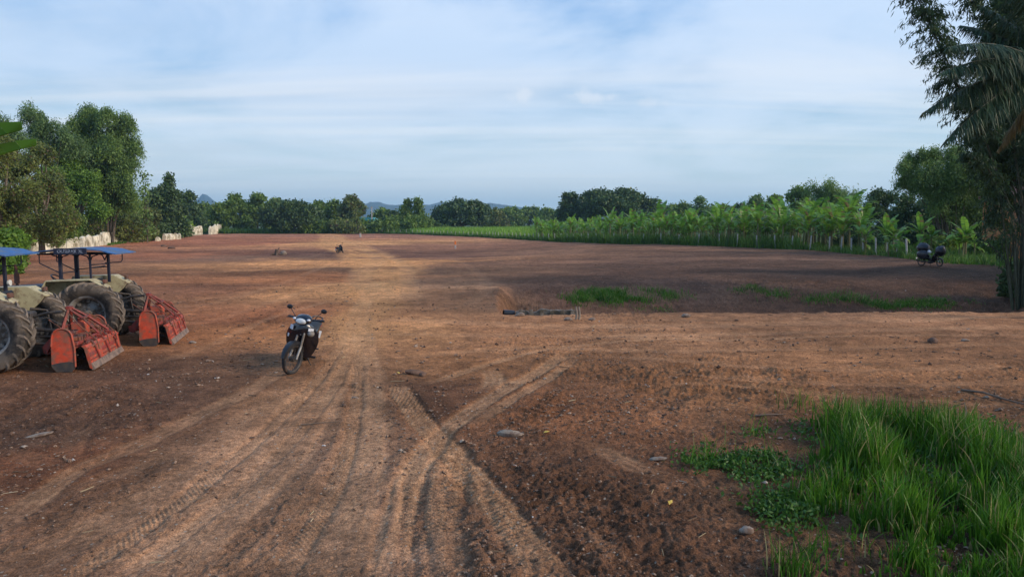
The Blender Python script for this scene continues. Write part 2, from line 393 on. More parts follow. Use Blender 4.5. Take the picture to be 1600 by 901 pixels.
def random_island_mat(name, stops, rough=0.9):
    m, nt, out = new_mat(name); N = nt.nodes.new; L = nt.links.new
    g = N('ShaderNodeNewGeometry'); r = N('ShaderNodeValToRGB'); cr = r.color_ramp
    for i, (p, c) in enumerate(stops):
        e = cr.elements[i] if i < 2 else cr.elements.new(p)
        e.position = p; e.color = (*c, 1)
    L(g.outputs['Random Per Island'], r.inputs[0]); b = N('ShaderNodeBsdfPrincipled'); b.inputs['Roughness'].default_value = rough; b.inputs['Specular IOR Level'].default_value = 0.2
    L(r.outputs[0], b.inputs['Base Color']); L(b.outputs[0], out.inputs[0]); return m
M['clods'] = random_island_mat('clods', [(0.0, (0.085, 0.05, 0.034)), (0.5, (0.17, 0.10, 0.065)), (0.93, (0.27, 0.18, 0.12)), (0.985, (0.36, 0.28, 0.21)), (1.0, (0.5, 0.46, 0.42))])
M['twigs'] = random_island_mat('twigs', [(0.0, (0.06, 0.04, 0.03)), (0.6, (0.14, 0.09, 0.055)), (0.9, (0.34, 0.27, 0.16)), (1.0, (0.42, 0.36, 0.26))])

def soil_material():
    m, nt, out = new_mat('soil'); N = nt.nodes.new; L = nt.links.new
    at = N('ShaderNodeAttribute'); at.attribute_name = 'soil'
    cp = N('ShaderNodeAttribute'); cp.attribute_name = 'compact'
    tc = N('ShaderNodeTexCoord')
    def noise(s, d, r, sc=None):
        t = N('ShaderNodeTexNoise'); t.inputs['Scale'].default_value = s; t.inputs['Detail'].default_value = d; t.inputs['Roughness'].default_value = r
        if sc:
            mp = N('ShaderNodeMapping'); mp.inputs['Scale'].default_value = sc; L(tc.outputs['Object'], mp.inputs[0]); L(mp.outputs[0], t.inputs['Vector'])
        else: L(tc.outputs['Object'], t.inputs['Vector'])
        return t
    def mr(x, a, b, c, d):
        t = N('ShaderNodeMapRange'); L(x, t.inputs[0])
        for i, v in enumerate((a, b, c, d)): t.inputs[i + 1].default_value = v
        return t.outputs[0]
    def mul(a, b):
        t = N('ShaderNodeMix'); t.data_type = 'RGBA'; t.blend_type = 'MULTIPLY'; t.inputs[0].default_value = 1.0; L(a, t.inputs[6]); L(b, t.inputs[7]); return t.outputs[2]
    n1 = noise(1.7, 8, 0.68); n2 = noise(14, 6, 0.7); n3 = noise(70, 3, 0.6); n4 = noise(0.5, 5, 0.6, (0.35, 1.6, 1))
    c = mul(at.outputs['Color'], mr(n1.outputs[0], 0.3, 0.7, 0.70, 1.32))
    c = mul(c, mr(n2.outputs[0], 0.3, 0.7, 0.50, 1.52)); c = mul(c, mr(n3.outputs[0], 0.3, 0.7, 0.50, 1.52)); c = mul(c, mr(n4.outputs[0], 0.3, 0.7, 0.84, 1.18))
    # small pale stones and dark crumbs
    v = N('ShaderNodeTexVoronoi'); v.inputs['Scale'].default_value = 17; L(tc.outputs['Object'], v.inputs['Vector'])
    vs = N('ShaderNodeSeparateColor'); L(v.outputs['Color'], vs.inputs[0])
    lt = N('ShaderNodeMath'); lt.operation = 'LESS_THAN'; L(v.outputs['Distance'], lt.inputs[0]); lt.inputs[1].default_value = 0.24
    g2 = N('ShaderNodeMath'); g2.operation = 'GREATER_THAN'; L(vs.outputs[0], g2.inputs[0]); g2.inputs[1].default_value = 0.90
    ml = N('ShaderNodeMath'); ml.operation = 'MULTIPLY'; L(lt.outputs[0], ml.inputs[0]); L(g2.outputs[0], ml.inputs[1])
    ml2 = N('ShaderNodeMath'); ml2.operation = 'MULTIPLY'; L(ml.outputs[0], ml2.inputs[0]); L(at.outputs['Alpha'], ml2.inputs[1])
    mx = N('ShaderNodeMix'); mx.data_type = 'RGBA'; L(ml2.outputs[0], mx.inputs[0]); L(c, mx.inputs[6]); mx.inputs[7].default_value = (0.36, 0.28, 0.21, 1)
    b = N('ShaderNodeBsdfPrincipled'); b.inputs['Roughness'].default_value = 0.95; b.inputs['Specular IOR Level'].default_value = 0.15
    L(mx.outputs[2], b.inputs['Base Color'])
    hsum = N('ShaderNodeMath'); hsum.operation = 'MULTIPLY_ADD'; L(n3.outputs[0], hsum.inputs[0]); hsum.inputs[1].default_value = 0.30; L(n2.outputs[0], hsum.inputs[2])
    bp = N('ShaderNodeBump'); bp.inputs['Distance'].default_value = 0.07; L(hsum.outputs[0], bp.inputs['Height'])
    L(mr(cp.outputs['Fac'], 0, 1, 1.0, 0.75), bp.inputs['Strength'])
    L(bp.outputs[0], b.inputs['Normal']); L(b.outputs[0], out.inputs[0]); return m
M['soil'] = soil_material()

# ------------------------------------------------------------------ wheel tracks (drawn over the ground as the photograph shows them)
# pixels, half width (m), lightening 0..1, rut depth (m), tread: 0 none, 1 tractor lugs, 2 fine blocks
TR_PX = [
    ([(20, 960), (200, 840), (330, 745), (430, 660), (495, 590), (530, 540)], 0.11, 0.55, 0.025, 2),
    ([(110, 960), (270, 845), (390, 750), (470, 670), (520, 605), (545, 555)], 0.11, 0.50, 0.025, 0),
    ([(400, 960), (470, 850), (520, 760), (545, 690), (556, 620), (560, 560)], 0.11, 0.55, 0.025, 2),
    ([(250, 960), (370, 850), (450, 760), (505, 690), (535, 620)], 0.12, -0.22, 0.02, 0),
    ([(590, 960), (622, 860), (640, 780), (645, 715)], 0.10, 0.55, 0.025, 0),
    ([(-60, 900), (50, 830), (170, 765), (290, 715)], 0.12, -0.20, 0.015, 0),
    ([(930, 520), (1050, 532), (1250, 530), (1450, 526), (1640, 524)], 0.12, 0.45, 0.02, 0),
    ([(980, 500), (1150, 500), (1350, 497), (1640, 486)], 0.14, 0.45, 0.02, 0),
    ([(900, 580), (1020, 585), (1200, 585), (1400, 592), (1640, 590)], 0.10, -0.25, 0.02, 0),
    ([(620, 530), (760, 530), (900, 534), (1100, 538), (1400, 533), (1640, 528)], 0.10, -0.25, 0.02, 0),
    ([(520, 470), (420, 500), (330, 540), (230, 570)], 0.16, 0.35, 0.02, 0),
    ([(500, 440), (400, 455), (300, 470), (215, 475)], 0.16, 0.30, 0.03, 0),
    ([(900, 960), (850, 890), (790, 810), (735, 740), (692, 690), (655, 650), (628, 615), (616, 592)], 0.20, 0.85, 0.045, 2),
    ([(1010, 915), (960, 870), (915, 835), (875, 805)], 0.12, 0.55, 0.03, 2),
    ([(1090, 755), (1010, 735), (950, 705), (890, 680)], 0.16, 0.45, 0.03, 0),
    ([(890, 545), (850, 572), (800, 600), (750, 632), (712, 658), (684, 684), (655, 722), (632, 770), (618, 830), (605, 960)], 0.18, 0.75, 0.045, 0),
    ([(905, 552), (870, 580), (828, 607), (775, 640), (735, 672)], 0.12, 0.6, 0.03, 0),
    ([(642, 602), (690, 588), (745, 570), (800, 556), (880, 540), (990, 532), (1150, 530)], 0.13, 0.6, 0.025, 0),
    ([(758, 568), (772, 585), (768, 602), (752, 618)], 0.20, 0.7, 0.02, 0),
    ([(690, 960), (688, 860), (690, 780), (700, 720), (705, 690)], 0.22, 0.50, 0.05, 2),
    ([(770, 960), (752, 880), (735, 800), (720, 745), (705, 700)], 0.20, 0.0, 0.022, 1),
    ([(880, 600), (865, 630), (820, 660), (780, 672)], 0.24, -0.25, 0.045, 1),
    ([(655, 960), (650, 880), (645, 800), (650, 740), (662, 705)], 0.12, -0.30, 0.03, 2),
    ([(480, 960), (520, 860), (560, 760), (572, 690), (575, 620), (572, 560), (560, 510)], 0.30, 0.45, 0.02, 0),
    ([(180, 960), (300, 850), (400, 760), (470, 680), (520, 600), (548, 540), (565, 480), (585, 440)], 0.32, 0.40, 0.02, 0),
    ([(-60, 860), (60, 775), (125, 735), (200, 705), (300, 655), (400, 605), (460, 560)], 0.17, 0.5, 0.025, 0),
    ([(-60, 930), (80, 860), (220, 790), (330, 730), (430, 665), (510, 585)], 0.26, 0.30, 0.02, 0),
    ([(118, 738), (108, 715), (115, 692), (140, 668), (165, 655)], 0.16, 0.30, 0.03, 1),
    ([(-20, 700), (40, 712), (85, 730), (118, 745)], 0.16, 0.30, 0.03, 1),
    ([(20, 790), (130, 760), (250, 720), (330, 690)], 0.12, 0.2, 0.02, 0),
    ([(560, 500), (640, 498), (740, 502), (860, 508), (1000, 510), (1200, 508), (1400, 502), (1640, 492)], 0.45, 0.40, 0.03, 0),
    ([(575, 520), (680, 520), (800, 520), (950, 524), (1100, 524), (1300, 520), (1640, 512)], 0.30, 0.35, 0.03, 0),
    ([(600, 560), (700, 548), (820, 540), (950, 545), (1100, 548), (1300, 545), (1640, 538)], 0.22, 0.25, 0.025, 0),
    ([(930, 552), (1050, 562), (1200, 575), (1400, 580), (1640, 576)], 0.20, 0.20, 0.025, 0),
    ([(1000, 575), (1150, 592), (1350, 602), (1640, 600)], 0.18, 0.15, 0.025, 0),
    ([(1010, 610), (1100, 600), (1250, 615), (1400, 625), (1640, 640)], 0.15, 0.2, 0.03, 0),
    ([(610, 470), (560, 430), (590, 405), (560, 385), (515, 368)], 0.7, 0.25, 0.03, 0),
    ([(640, 470), (640, 440), (625, 410), (585, 388), (535, 368)], 0.5, 0.25, 0.03, 0),
    ([(200, 470), (290, 480), (380, 462), (470, 432), (540, 405)], 0.22, 0.2, 0.03, 0),
    ([(230, 500), (330, 500), (430, 470), (520, 440)], 0.22, 0.2, 0.03, 0),
    ([(200, 420), (330, 425), (440, 410), (520, 390)], 0.35, 0.15, 0.04, 0),
    ([(190, 440), (300, 445), (420, 430), (500, 405)], 0.30, -0.2, 0.04, 0),
    ([(620, 395), (680, 420), (700, 450), (690, 480)], 0.35, -0.12, 0.02, 0),
    ([(720, 480), (760, 450), (740, 420), (700, 400)], 0.30, 0.10, 0.02, 0),
    ([(540, 960), (580, 840), (600, 760), (612, 700), (612, 650)], 0.10, -0.2, 0.018, 0),
    ([(330, 960), (430, 850), (500, 760), (540, 680)], 0.10, -0.12, 0.01, 0),
    ([(-60, 800), (90, 750), (180, 715), (260, 685)], 0.08, -0.3, 0.025, 0),
    ([(820, 960), (790, 900), (740, 820), (700, 760)], 0.07, -0.2, 0.02, 0),
    ([(960, 960), (900, 880), (850, 800), (800, 740), (770, 700)], 0.10, -0.15, 0.03, 1),
]
def smooth_poly(P, sub=5):
    out = []
    for i in range(len(P) - 1):
        p0 = P[max(i - 1, 0)]; p1 = P[i]; p2 = P[i + 1]; p3 = P[min(i + 2, len(P) - 1)]
        for k in range(sub):
            t = k / sub
            out.append(0.5 * ((2 * p1) + (p2 - p0) * t + (2 * p0 - 5 * p1 + 4 * p2 - p3) * t * t + (3 * p1 - p0 - 3 * p2 + p3) * t ** 3))
    out.append(P[-1]); return np.array(out)
TRACKS = []
for pts, hw, li, dp, tr in TR_PX:
    P = np.array([[*gp(a, b)[:2]] for a, b in pts]); TRACKS.append((smooth_poly(P), hw, li, dp, tr))
def apply_tracks(x, y, want_col=True):
    """height change, lightness, compaction for arrays of points"""
    dz = np.zeros_like(x); li = np.zeros_like(x); cm = np.zeros_like(x)
    for P, hw, l, dp, tr in TRACKS:
        lo = P.min(0) - 3 * hw - 0.3; hi = P.max(0) + 3 * hw + 0.3
        idx = np.nonzero((x > lo[0]) & (x < hi[0]) & (y > lo[1]) & (y < hi[1]))[0]
        if len(idx) == 0: continue
        X = x[idx]; Y = y[idx]; best = np.full(len(idx), 1e9); S = np.zeros(len(idx)); T = np.zeros(len(idx)); s0 = 0.0
        for i in range(len(P) - 1):
            a, b = P[i], P[i + 1]; d = b - a; ln = math.hypot(*d) + 1e-9; d = d / ln
            near = np.nonzero((X > min(a[0], b[0]) - 3 * hw - .3) & (X < max(a[0], b[0]) + 3 * hw + .3) & (Y > min(a[1], b[1]) - 3 * hw - .3) & (Y < max(a[1], b[1]) + 3 * hw + .3))[0]
            if len(near):
                rx = X[near] - a[0]; ry = Y[near] - a[1]; t = np.clip(rx * d[0] + ry * d[1], 0, ln)
                ex = rx - t * d[0]; ey = ry - t * d[1]; q = np.hypot(ex, ey); sgn = np.sign(ex * d[1] - ey * d[0])
                u = q < best[near]; k = near[u]; best[k] = q[u]; S[k] = s0 + t[u]; T[k] = q[u] * sgn[u]
            s0 += ln
        ok = best < 3 * hw + 0.3
        idx = idx[ok]; d_ = best[ok] + 0.35 * hw * vnoise(X[ok] * 2.3, Y[ok] * 2.3, 31); S = S[ok]; T = T[ok]
        endf = smooth(0, 1.2, S) * smooth(0, 1.2, s0 - S)
        core = (1 - smooth(hw * 0.75, hw * 1.25, d_)) * endf
        berm = np.exp(-((d_ - hw * 1.45) / (hw * 0.35 + 0.02)) ** 2) * endf
        patch = 0.72 + 0.9 * np.clip(vnoise(X[ok] * 0.7, Y[ok] * 0.7, 77) + vnoise(X[ok] * 3.1, Y[ok] * 3.1, 78) * 0.6, -0.6, 0.6)
        h = -.48 * dp * core + dp * 0.30 * berm * (0.6 + vnoise(X[ok] * 5, Y[ok] * 5, 3))
        if tr == 1:
            ph = (S + np.abs(T) * 0.6) / 0.17; h += core * 0.038 * smooth(-0.3, 0.5, np.sin(2 * math.pi * ph)) * np.clip(1.5 * patch - .7 + .5 * vnoise(X[ok] * 6, Y[ok] * 6, 85), 0, 1.3)
        if tr == 2:
            ph = (S + T * 0.5) / 0.075; h += core * 0.020 * np.sin(2 * math.pi * ph) * np.cos(2 * math.pi * T / 0.09) * np.clip(patch, 0, 1)
        ed = np.exp(-((d_ - hw) / .05) ** 2) * endf; h -= .012 * ed * (tr > 0)
        dz[idx] += h; cur = li[idx]; fur = np.cos(2 * math.pi * T / (hw * .62) + 1.5 * vnoise(S * .8, T * 0 + 2, 81)); h += .006 * core * fur * (l > 0); new = l * core * (patch * .8 + .25) * (1 + .55 * vnoise(X[ok] * 14, Y[ok] * 14, 79)) * (1 + .28 * fur) - .30 * ed * (tr > 0) * (patch > .5)
        li[idx] = np.where(np.abs(new) > np.abs(cur), new, cur); cm[idx] = np.maximum(cm[idx], core * (l > 0))
    return dz, li, cm

def Zf(x, y, tracks=True):
    x = np.atleast_1d(np.asarray(x, float)); y = np.atleast_1d(np.asarray(y, float))
    z = Zm(x, y); r = np.hypot(x, y); pxa = 800 + FPX * x / np.maximum(y, 0.5)
    far = smooth(20, 60, r)
    z = z + 0.10 * fbm(x * 0.13, y * 0.13, 2, 1) * smooth(6, 16, r) + 0.05 * fbm(x * 0.6, y * 0.6, 2, 4)
    # rough tilled strips in the cleared field
    z = z + 0.16 * far * np.maximum(fbm(x * 0.35 + y * 0.05, y * 0.22, 3, 14), 0.02) * (1 - smooth(180, 240, y))
    roughm = 0.35 + 1.3 * smooth(-0.05, 0.35, fbm(x * 0.30, y * 0.30, 2, 40))
    roughm = roughm + 0.9 * smooth(700, 950, pxa) * (y < 13.5) + 1.4 * smooth(780, 830, pxa) * smooth(21.5, 23, y) * (1 - smooth(34, 40, y)) + 0.5 * (1 - smooth(-11, -5, x)) * (1 - smooth(9, 13, y))
    road = (1 - smooth(1.2, 3.2, np.abs(x + 2.6 + 0.02 * y))) * (1 - smooth(18, 30, y))
    roughm = roughm * (1 - 0.3 * road)
    dz = 0; cm = 0; li = 0
    if tracks:
        dz, li, cm = apply_tracks(x, y)
    fine = 0.034 * fbm(x * 2.6, y * 2.6, 3, 50) + 0.030 * np.abs(fbm(x * 8.5, y * 8.5, 2, 60)) + 0.017 * fbm(x * 26, y * 26, 2, 70)
    z = z + fine * roughm * (1 - 0.6 * cm) + dz
    if tracks: return z, li, cm, roughm
    return z
def ground_z(x, y): return float(Zf(x, y, True)[0][0])

# boundary lines of the cleared field in plan
FENCE = np.array([[*gp(a, b)[:2]] for a, b in [(560, 364.5), (650, 366), (760, 371), (835, 376), (960, 381), (1100, 384.5), (1200, 388), (1300, 393), (1380, 400), (1450, 408), (1560, 418)]])
WALL = np.array([[*gp(a, b)[:2]] for a, b in [(20, 400), (130, 388), (172, 382), (232, 376), (281, 372.5), (316, 366.5), (350, 364.0)]])
def seg_signed(P, x, y):
    """signed distance: positive on the right side when walking along P"""
    best = np.full(np.shape(x), 1e9); sg = np.zeros(np.shape(x))
    for i in range(len(P) - 1):
        a, b = P[i], P[i + 1]; d = b - a; ln = math.hypot(*d); d = d / ln
        rx = x - a[0]; ry = y - a[1]; t = np.clip(rx * d[0] + ry * d[1], 0, ln); ex = rx - t * d[0]; ey = ry - t * d[1]; q = np.hypot(ex, ey)
        u = q < best; best = np.where(u, q, best); sg = np.where(u, ex * d[1] - ey * d[0], sg)
    return best * np.sign(sg)

def in_poly(P, x, y):
    c = np.zeros(len(x), bool); n = len(P)
    for i in range(n):
        x1, y1 = P[i]; x2, y2 = P[(i + 1) % n]
        k = ((y1 > y) != (y2 > y)) & (x < (x2 - x1) * (y - y1) / (y2 - y1 + 1e-12) + x1); c ^= k
    return c
SOIL_AND_SHADE = [(50, 880, 108, 76, 58), (300, 880, 122, 90, 72), (600, 880, 122, 92, 76), (450, 750, 134, 100, 80), (760, 880, 108, 78, 60), (1000, 850, 98, 69, 52), (1150, 880, 90, 65, 50), (1000, 700, 104, 71, 51), (860, 700, 100, 70, 52),
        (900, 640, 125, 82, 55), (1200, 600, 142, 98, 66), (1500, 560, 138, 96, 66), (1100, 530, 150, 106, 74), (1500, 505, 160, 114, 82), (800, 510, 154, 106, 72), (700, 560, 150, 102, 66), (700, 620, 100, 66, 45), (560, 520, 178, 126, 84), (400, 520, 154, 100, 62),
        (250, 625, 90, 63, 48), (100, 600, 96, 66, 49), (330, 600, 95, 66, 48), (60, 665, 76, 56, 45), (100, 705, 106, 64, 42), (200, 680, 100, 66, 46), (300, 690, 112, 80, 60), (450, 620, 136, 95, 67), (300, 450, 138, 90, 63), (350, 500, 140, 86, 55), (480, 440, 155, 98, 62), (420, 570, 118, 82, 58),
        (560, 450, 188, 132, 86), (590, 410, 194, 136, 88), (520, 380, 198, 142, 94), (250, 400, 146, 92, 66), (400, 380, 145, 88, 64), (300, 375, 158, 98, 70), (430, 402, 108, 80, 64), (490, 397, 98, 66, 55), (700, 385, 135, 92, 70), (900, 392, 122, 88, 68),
        (650, 368, 142, 96, 75), (720, 445, 136, 98, 72), (660, 425, 112, 82, 62), (640, 400, 105, 72, 58), (800, 412, 112, 80, 62), (850, 450, 94, 66, 52), (1000, 440, 88, 64, 52), (1100, 410, 98, 72, 58), (1300, 432, 78, 55, 42), (1500, 440, 68, 49, 38), (960, 482, 92, 66, 50), (1300, 482, 84, 58, 44),  # dark right-hand tones: partly darker soil, partly tree shade painted into the colour
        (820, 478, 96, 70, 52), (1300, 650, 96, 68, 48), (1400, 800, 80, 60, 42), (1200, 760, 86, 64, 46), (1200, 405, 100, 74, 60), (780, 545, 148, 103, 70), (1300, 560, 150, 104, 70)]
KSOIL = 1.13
def build_ground():
    # polar sheet centred under the camera: as fine as the picture needs it, round to the horizon
    d2 = math.pi / 180
    ang = np.concatenate([np.arange(-180, -48, 4.0), np.arange(-48, -40, 0.4), np.arange(-40, 40, 0.085), np.arange(40, 48, 0.4), np.arange(48, 180, 4.0)]) * d2
    rs = [0.3, 1.0, 2.0, 3.0]; r = 3.6
    while r < 100: rs.append(r); r += max(0.010, min(r * r / (CAM_H * 711) * 0.85, 0.26))
    while r < 330: rs.append(r); r += 0.8 + (r - 100) * 0.02
    while r < 9000: rs.append(r); r *= 1.12
    rs = np.array(rs); na, nr = len(ang), len(rs)
    A, Rr = np.meshgrid(ang, rs); x = (np.sin(A) * Rr).ravel(); y = (np.cos(A) * Rr).ravel()
    print('ground', na, nr, na * nr)
    z, li, cm, rm = Zf(x, y); z = np.where(np.hypot(x, y) > 400, -1.0, z)
    # soil colour, some tree shade painted in on the right: scattered samples blended over bearing and log distance
    wx = x + 0.8 * fbm(x * 0.3, y * 0.3, 2, 90) * np.clip(np.hypot(x, y) / 12, .3, 4); wy = y + 1.6 * fbm(x * 0.3, y * 0.3, 2, 95) * np.clip(np.hypot(x, y) / 12, .3, 6)
    az = np.arctan2(wx, np.maximum(wy, 0.1)); lr = np.log(np.hypot(wx, wy) + 0.5)
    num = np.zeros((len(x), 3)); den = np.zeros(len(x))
    for px, py, *c in SOIL_AND_SHADE:
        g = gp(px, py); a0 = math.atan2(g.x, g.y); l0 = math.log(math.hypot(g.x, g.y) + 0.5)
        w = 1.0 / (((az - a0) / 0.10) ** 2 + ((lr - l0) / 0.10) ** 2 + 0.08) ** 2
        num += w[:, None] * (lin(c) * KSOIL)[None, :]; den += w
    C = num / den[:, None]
    lum = C @ np.array([.3, .5, .2]); C = np.maximum(lum[:, None] + (C - lum[:, None]) * .99, .004) * np.array([1.0, .985, .91])
    C = C * .86 + C[np.hypot(x, y) < 60].mean(0) * .14
    C *= (1 + 0.45 * fbm(x * 0.45, y * 0.45, 4, 110))[:, None]
    C = C * (1 + 0.60 * np.clip(fbm(x * 0.07, y * 0.22, 4, 120), -.8, 1) * smooth(12, 30, np.hypot(x, y)))[:, None]
    st_ = fbm((x + .32 * y) * 2.2, y * .35, 3, 140) * (1 - smooth(9, 16, y)) * (1 - smooth(0, 3, x)); C *= (1 + .55 * st_)[:, None]
    cr = fbm(x * 5.5, y * 5.5, 3, 150); C *= (1 + .40 * cr)[:, None]
    Lp = [(-160, 1000), (90, 800), (310, 680), (430, 590), (515, 500), (545, 450), (562, 425), (548, 403), (505, 384), (484, 365.5)]
    Rp = [(525, 365.5), (556, 376), (606, 394), (655, 415), (650, 440), (626, 480), (616, 540), (622, 600), (655, 680), (690, 800), (740, 1000)]
    RD = np.array([[*gp(a, b)[:2]] for a, b in Lp + Rp]); far_ = np.hypot(x, y)
    ex = x + (.35 + .02 * far_) * fbm(x * .8 / (1 + far_ * .03), y * .8 / (1 + far_ * .03), 3, 170); ey = y + (.5 + .05 * far_) * fbm(x * .6 / (1 + far_ * .03), y * .4 / (1 + far_ * .03), 3, 175)
    RC = np.vstack([RD, RD[:1]]); dr_ = np.abs(seg_signed(RC, ex, ey)) * np.where(in_poly(RD, ex, ey), 1, -1)
    rm_ = smooth(-.9, 1.0, dr_) * .62; rcn = lin((152, 115, 86)) * KSOIL; rcf = lin((202, 145, 92)) * KSOIL * .86; kf = smooth(8, 22, far_)[:, None]
    al_ = y * .22; stk = fbm(dr_ * 2.4 / (1 + far_ * .04), al_, 4, 190) + .6 * fbm(dr_ * 6.5 / (1 + far_ * .05), al_ * 1.6, 2, 195); rm_ = np.clip(rm_ * (1 + 1.1 * stk), 0, .85)
    rc_ = (rcn * (1 - kf) + rcf * kf) * (1 + .30 * fbm(x * .9, y * .5, 4, 180) + .3 * (cr + st_))[:, None]
    C = C * (1 - rm_[:, None]) + rc_ * rm_[:, None]

    pale = lin((196, 152, 112)) * KSOIL * .84
    up = np.clip(li, 0, 1)[:, None] * 0.80; C = C * (1 - up) + (C * 0.35 + pale * 0.65) * up
    C *= (1 - 0.3 * np.clip(-li, 0, 1))[:, None]
    # grown-over land outside the cleared field, and weeds on the banks
    f = -seg_signed(FENCE, x, y); w = seg_signed(WALL, x, y)
    out = smooth(-0.5, 2.0, f) * (y > 20) * (x > -60)
    outL = smooth(-0.5, 1.5, -w) * (y > 45) * (x < -30)
    back = smooth(245, 255, y)
    gm = np.clip(np.maximum(np.maximum(out, outL), back), 0, 1)
    gcol = np.array([0.050, 0.075, 0.022]); C = C * (1 - gm[:, None]) + gcol * gm[:, None]
    R_ = np.hypot(x, y); li = np.where(R_ > 400, 0, li)
    me_o = None
    V = np.stack([x, y, z], 1)
    i = np.arange(nr - 1)[:, None] * na; k = np.arange(na)[None, :]; k2 = (k + 1) % na
    F = np.stack([i + k, i + k2, i + na + k2, i + na + k], -1).reshape(-1, 4)[:, ::-1]
    o = mesh_np('ground', V, F, M['soil'], smooth_=True)
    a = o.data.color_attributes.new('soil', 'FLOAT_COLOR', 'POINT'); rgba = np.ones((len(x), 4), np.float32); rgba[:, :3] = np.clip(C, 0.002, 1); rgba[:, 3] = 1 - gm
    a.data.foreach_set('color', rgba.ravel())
    b = o.data.attributes.new('compact', 'FLOAT', 'POINT'); b.data.foreach_set('value', cm.astype(np.float32))
    o['kind'] = 'structure'
    return o
build_ground()

# ------------------------------------------------------------------ hills and haze
def build_hills():
    for nm, D, spec, base in (('hills', 3600, [(285, 345), (300, 318), (320, 308), (340, 318), (370, 330), (420, 340), (520, 338), (560, 322), (580, 315), (600, 322), (640, 324), (665, 317), (690, 319), (730, 326), (770, 320), (800, 325), (850, 330), (900, 336), (1100, 342), (1300, 345)], 0),):
        spec = [(-600, 345), (0, 342), (200, 344)] + spec + [(1700, 342), (2300, 346)]
        xs = np.arange(-600, 2300, 4.0); ys = np.interp(xs, [p[0] for p in spec], [p[1] for p in spec])
        ys = ys - 2.5 + 3.0 * fbm(xs * 0.04, xs * 0, 4, 3)
        rows = 9; V = []
        for k in range(rows):
            t = k / (rows - 1)
            for px, py in zip(xs, ys):
                D2 = D + 900 * t; h = (HOR - py) / FPX * (D + 450) * math.sin(math.pi * min(max(t, 0.0), 1)) ** 0.8 + 2.8
                h *= 1 + 0.25 * float(fbm(np.array(px * 0.03), np.array(t * 5.0), 3, 8)) * (0 < t < 1)
                V.append(((px - 800) / FPX * D2, D2, h - (25 if k in (0, rows - 1) else 0)))
        n = len(xs); F = [(k * n + i, k * n + i + 1, (k + 1) * n + i + 1, (k + 1) * n + i) for k in range(rows - 1) for i in range(n - 1)]
        o = mesh_np(nm, np.array(V), np.array(F), M['hill_forest'], smooth_=True); o['kind'] = 'structure'
build_hills()
def build_haze():
    mb = MB(); mb.box((0, 2600, 148), (17000, 16000, 310)); m, nt, out = new_mat('haze')
    pv = nt.nodes.new('ShaderNodeVolumePrincipled'); pv.inputs['Color'].default_value = (0.50, 0.80, 1.0, 1); pv.inputs['Density'].default_value = 0.00017
    pv.inputs['Anisotropy'].default_value = 0.2
    nt.links.new(pv.outputs[0], out.inputs['Volume']); o = mb.build('haze', m); o['kind'] = 'stuff'; return o
build_haze()

# ------------------------------------------------------------------ foliage
def leaves(P, D, L, W, rnd, droop=0.0):
    """rhombic leaf quads at P along D"""
    n = len(P); N = rnd.normal(size=(n, 3)); S = np.cross(D, N); S /= (np.linalg.norm(S, axis=1, keepdims=True) + 1e-9)
    L = np.broadcast_to(L, (n,))[:, None]; W = np.broadcast_to(W, (n,))[:, None]
    V = np.stack([P - D * L * 0.5, P + S * W * 0.5 - D * L * 0.05, P + D * L * 0.5 - np.array([0, 0, 1]) * L * droop, P - S * W * 0.5 - D * L * 0.05], 1)
    return V.reshape(-1, 3), np.arange(4 * n).reshape(n, 4)
def unit(v): return v / (np.linalg.norm(v, axis=-1, keepdims=True) + 1e-9)
def limb_tubes(mb, base, targets, r0, rnd):
    for t in targets:
        a = Vector(base); b = Vector(t); mid = a.lerp(b, 0.5) + Vector((rnd.uniform(-.1, .1) * (b - a).length, rnd.uniform(-.1, .1) * (b - a).length, -0.04 * (b - a).length))
        mb.tube([a, a.lerp(mid, .5), mid, mid.lerp(b, .6), b], [r0, r0 * .8, r0 * .6, r0 * .4, r0 * .18], 5)
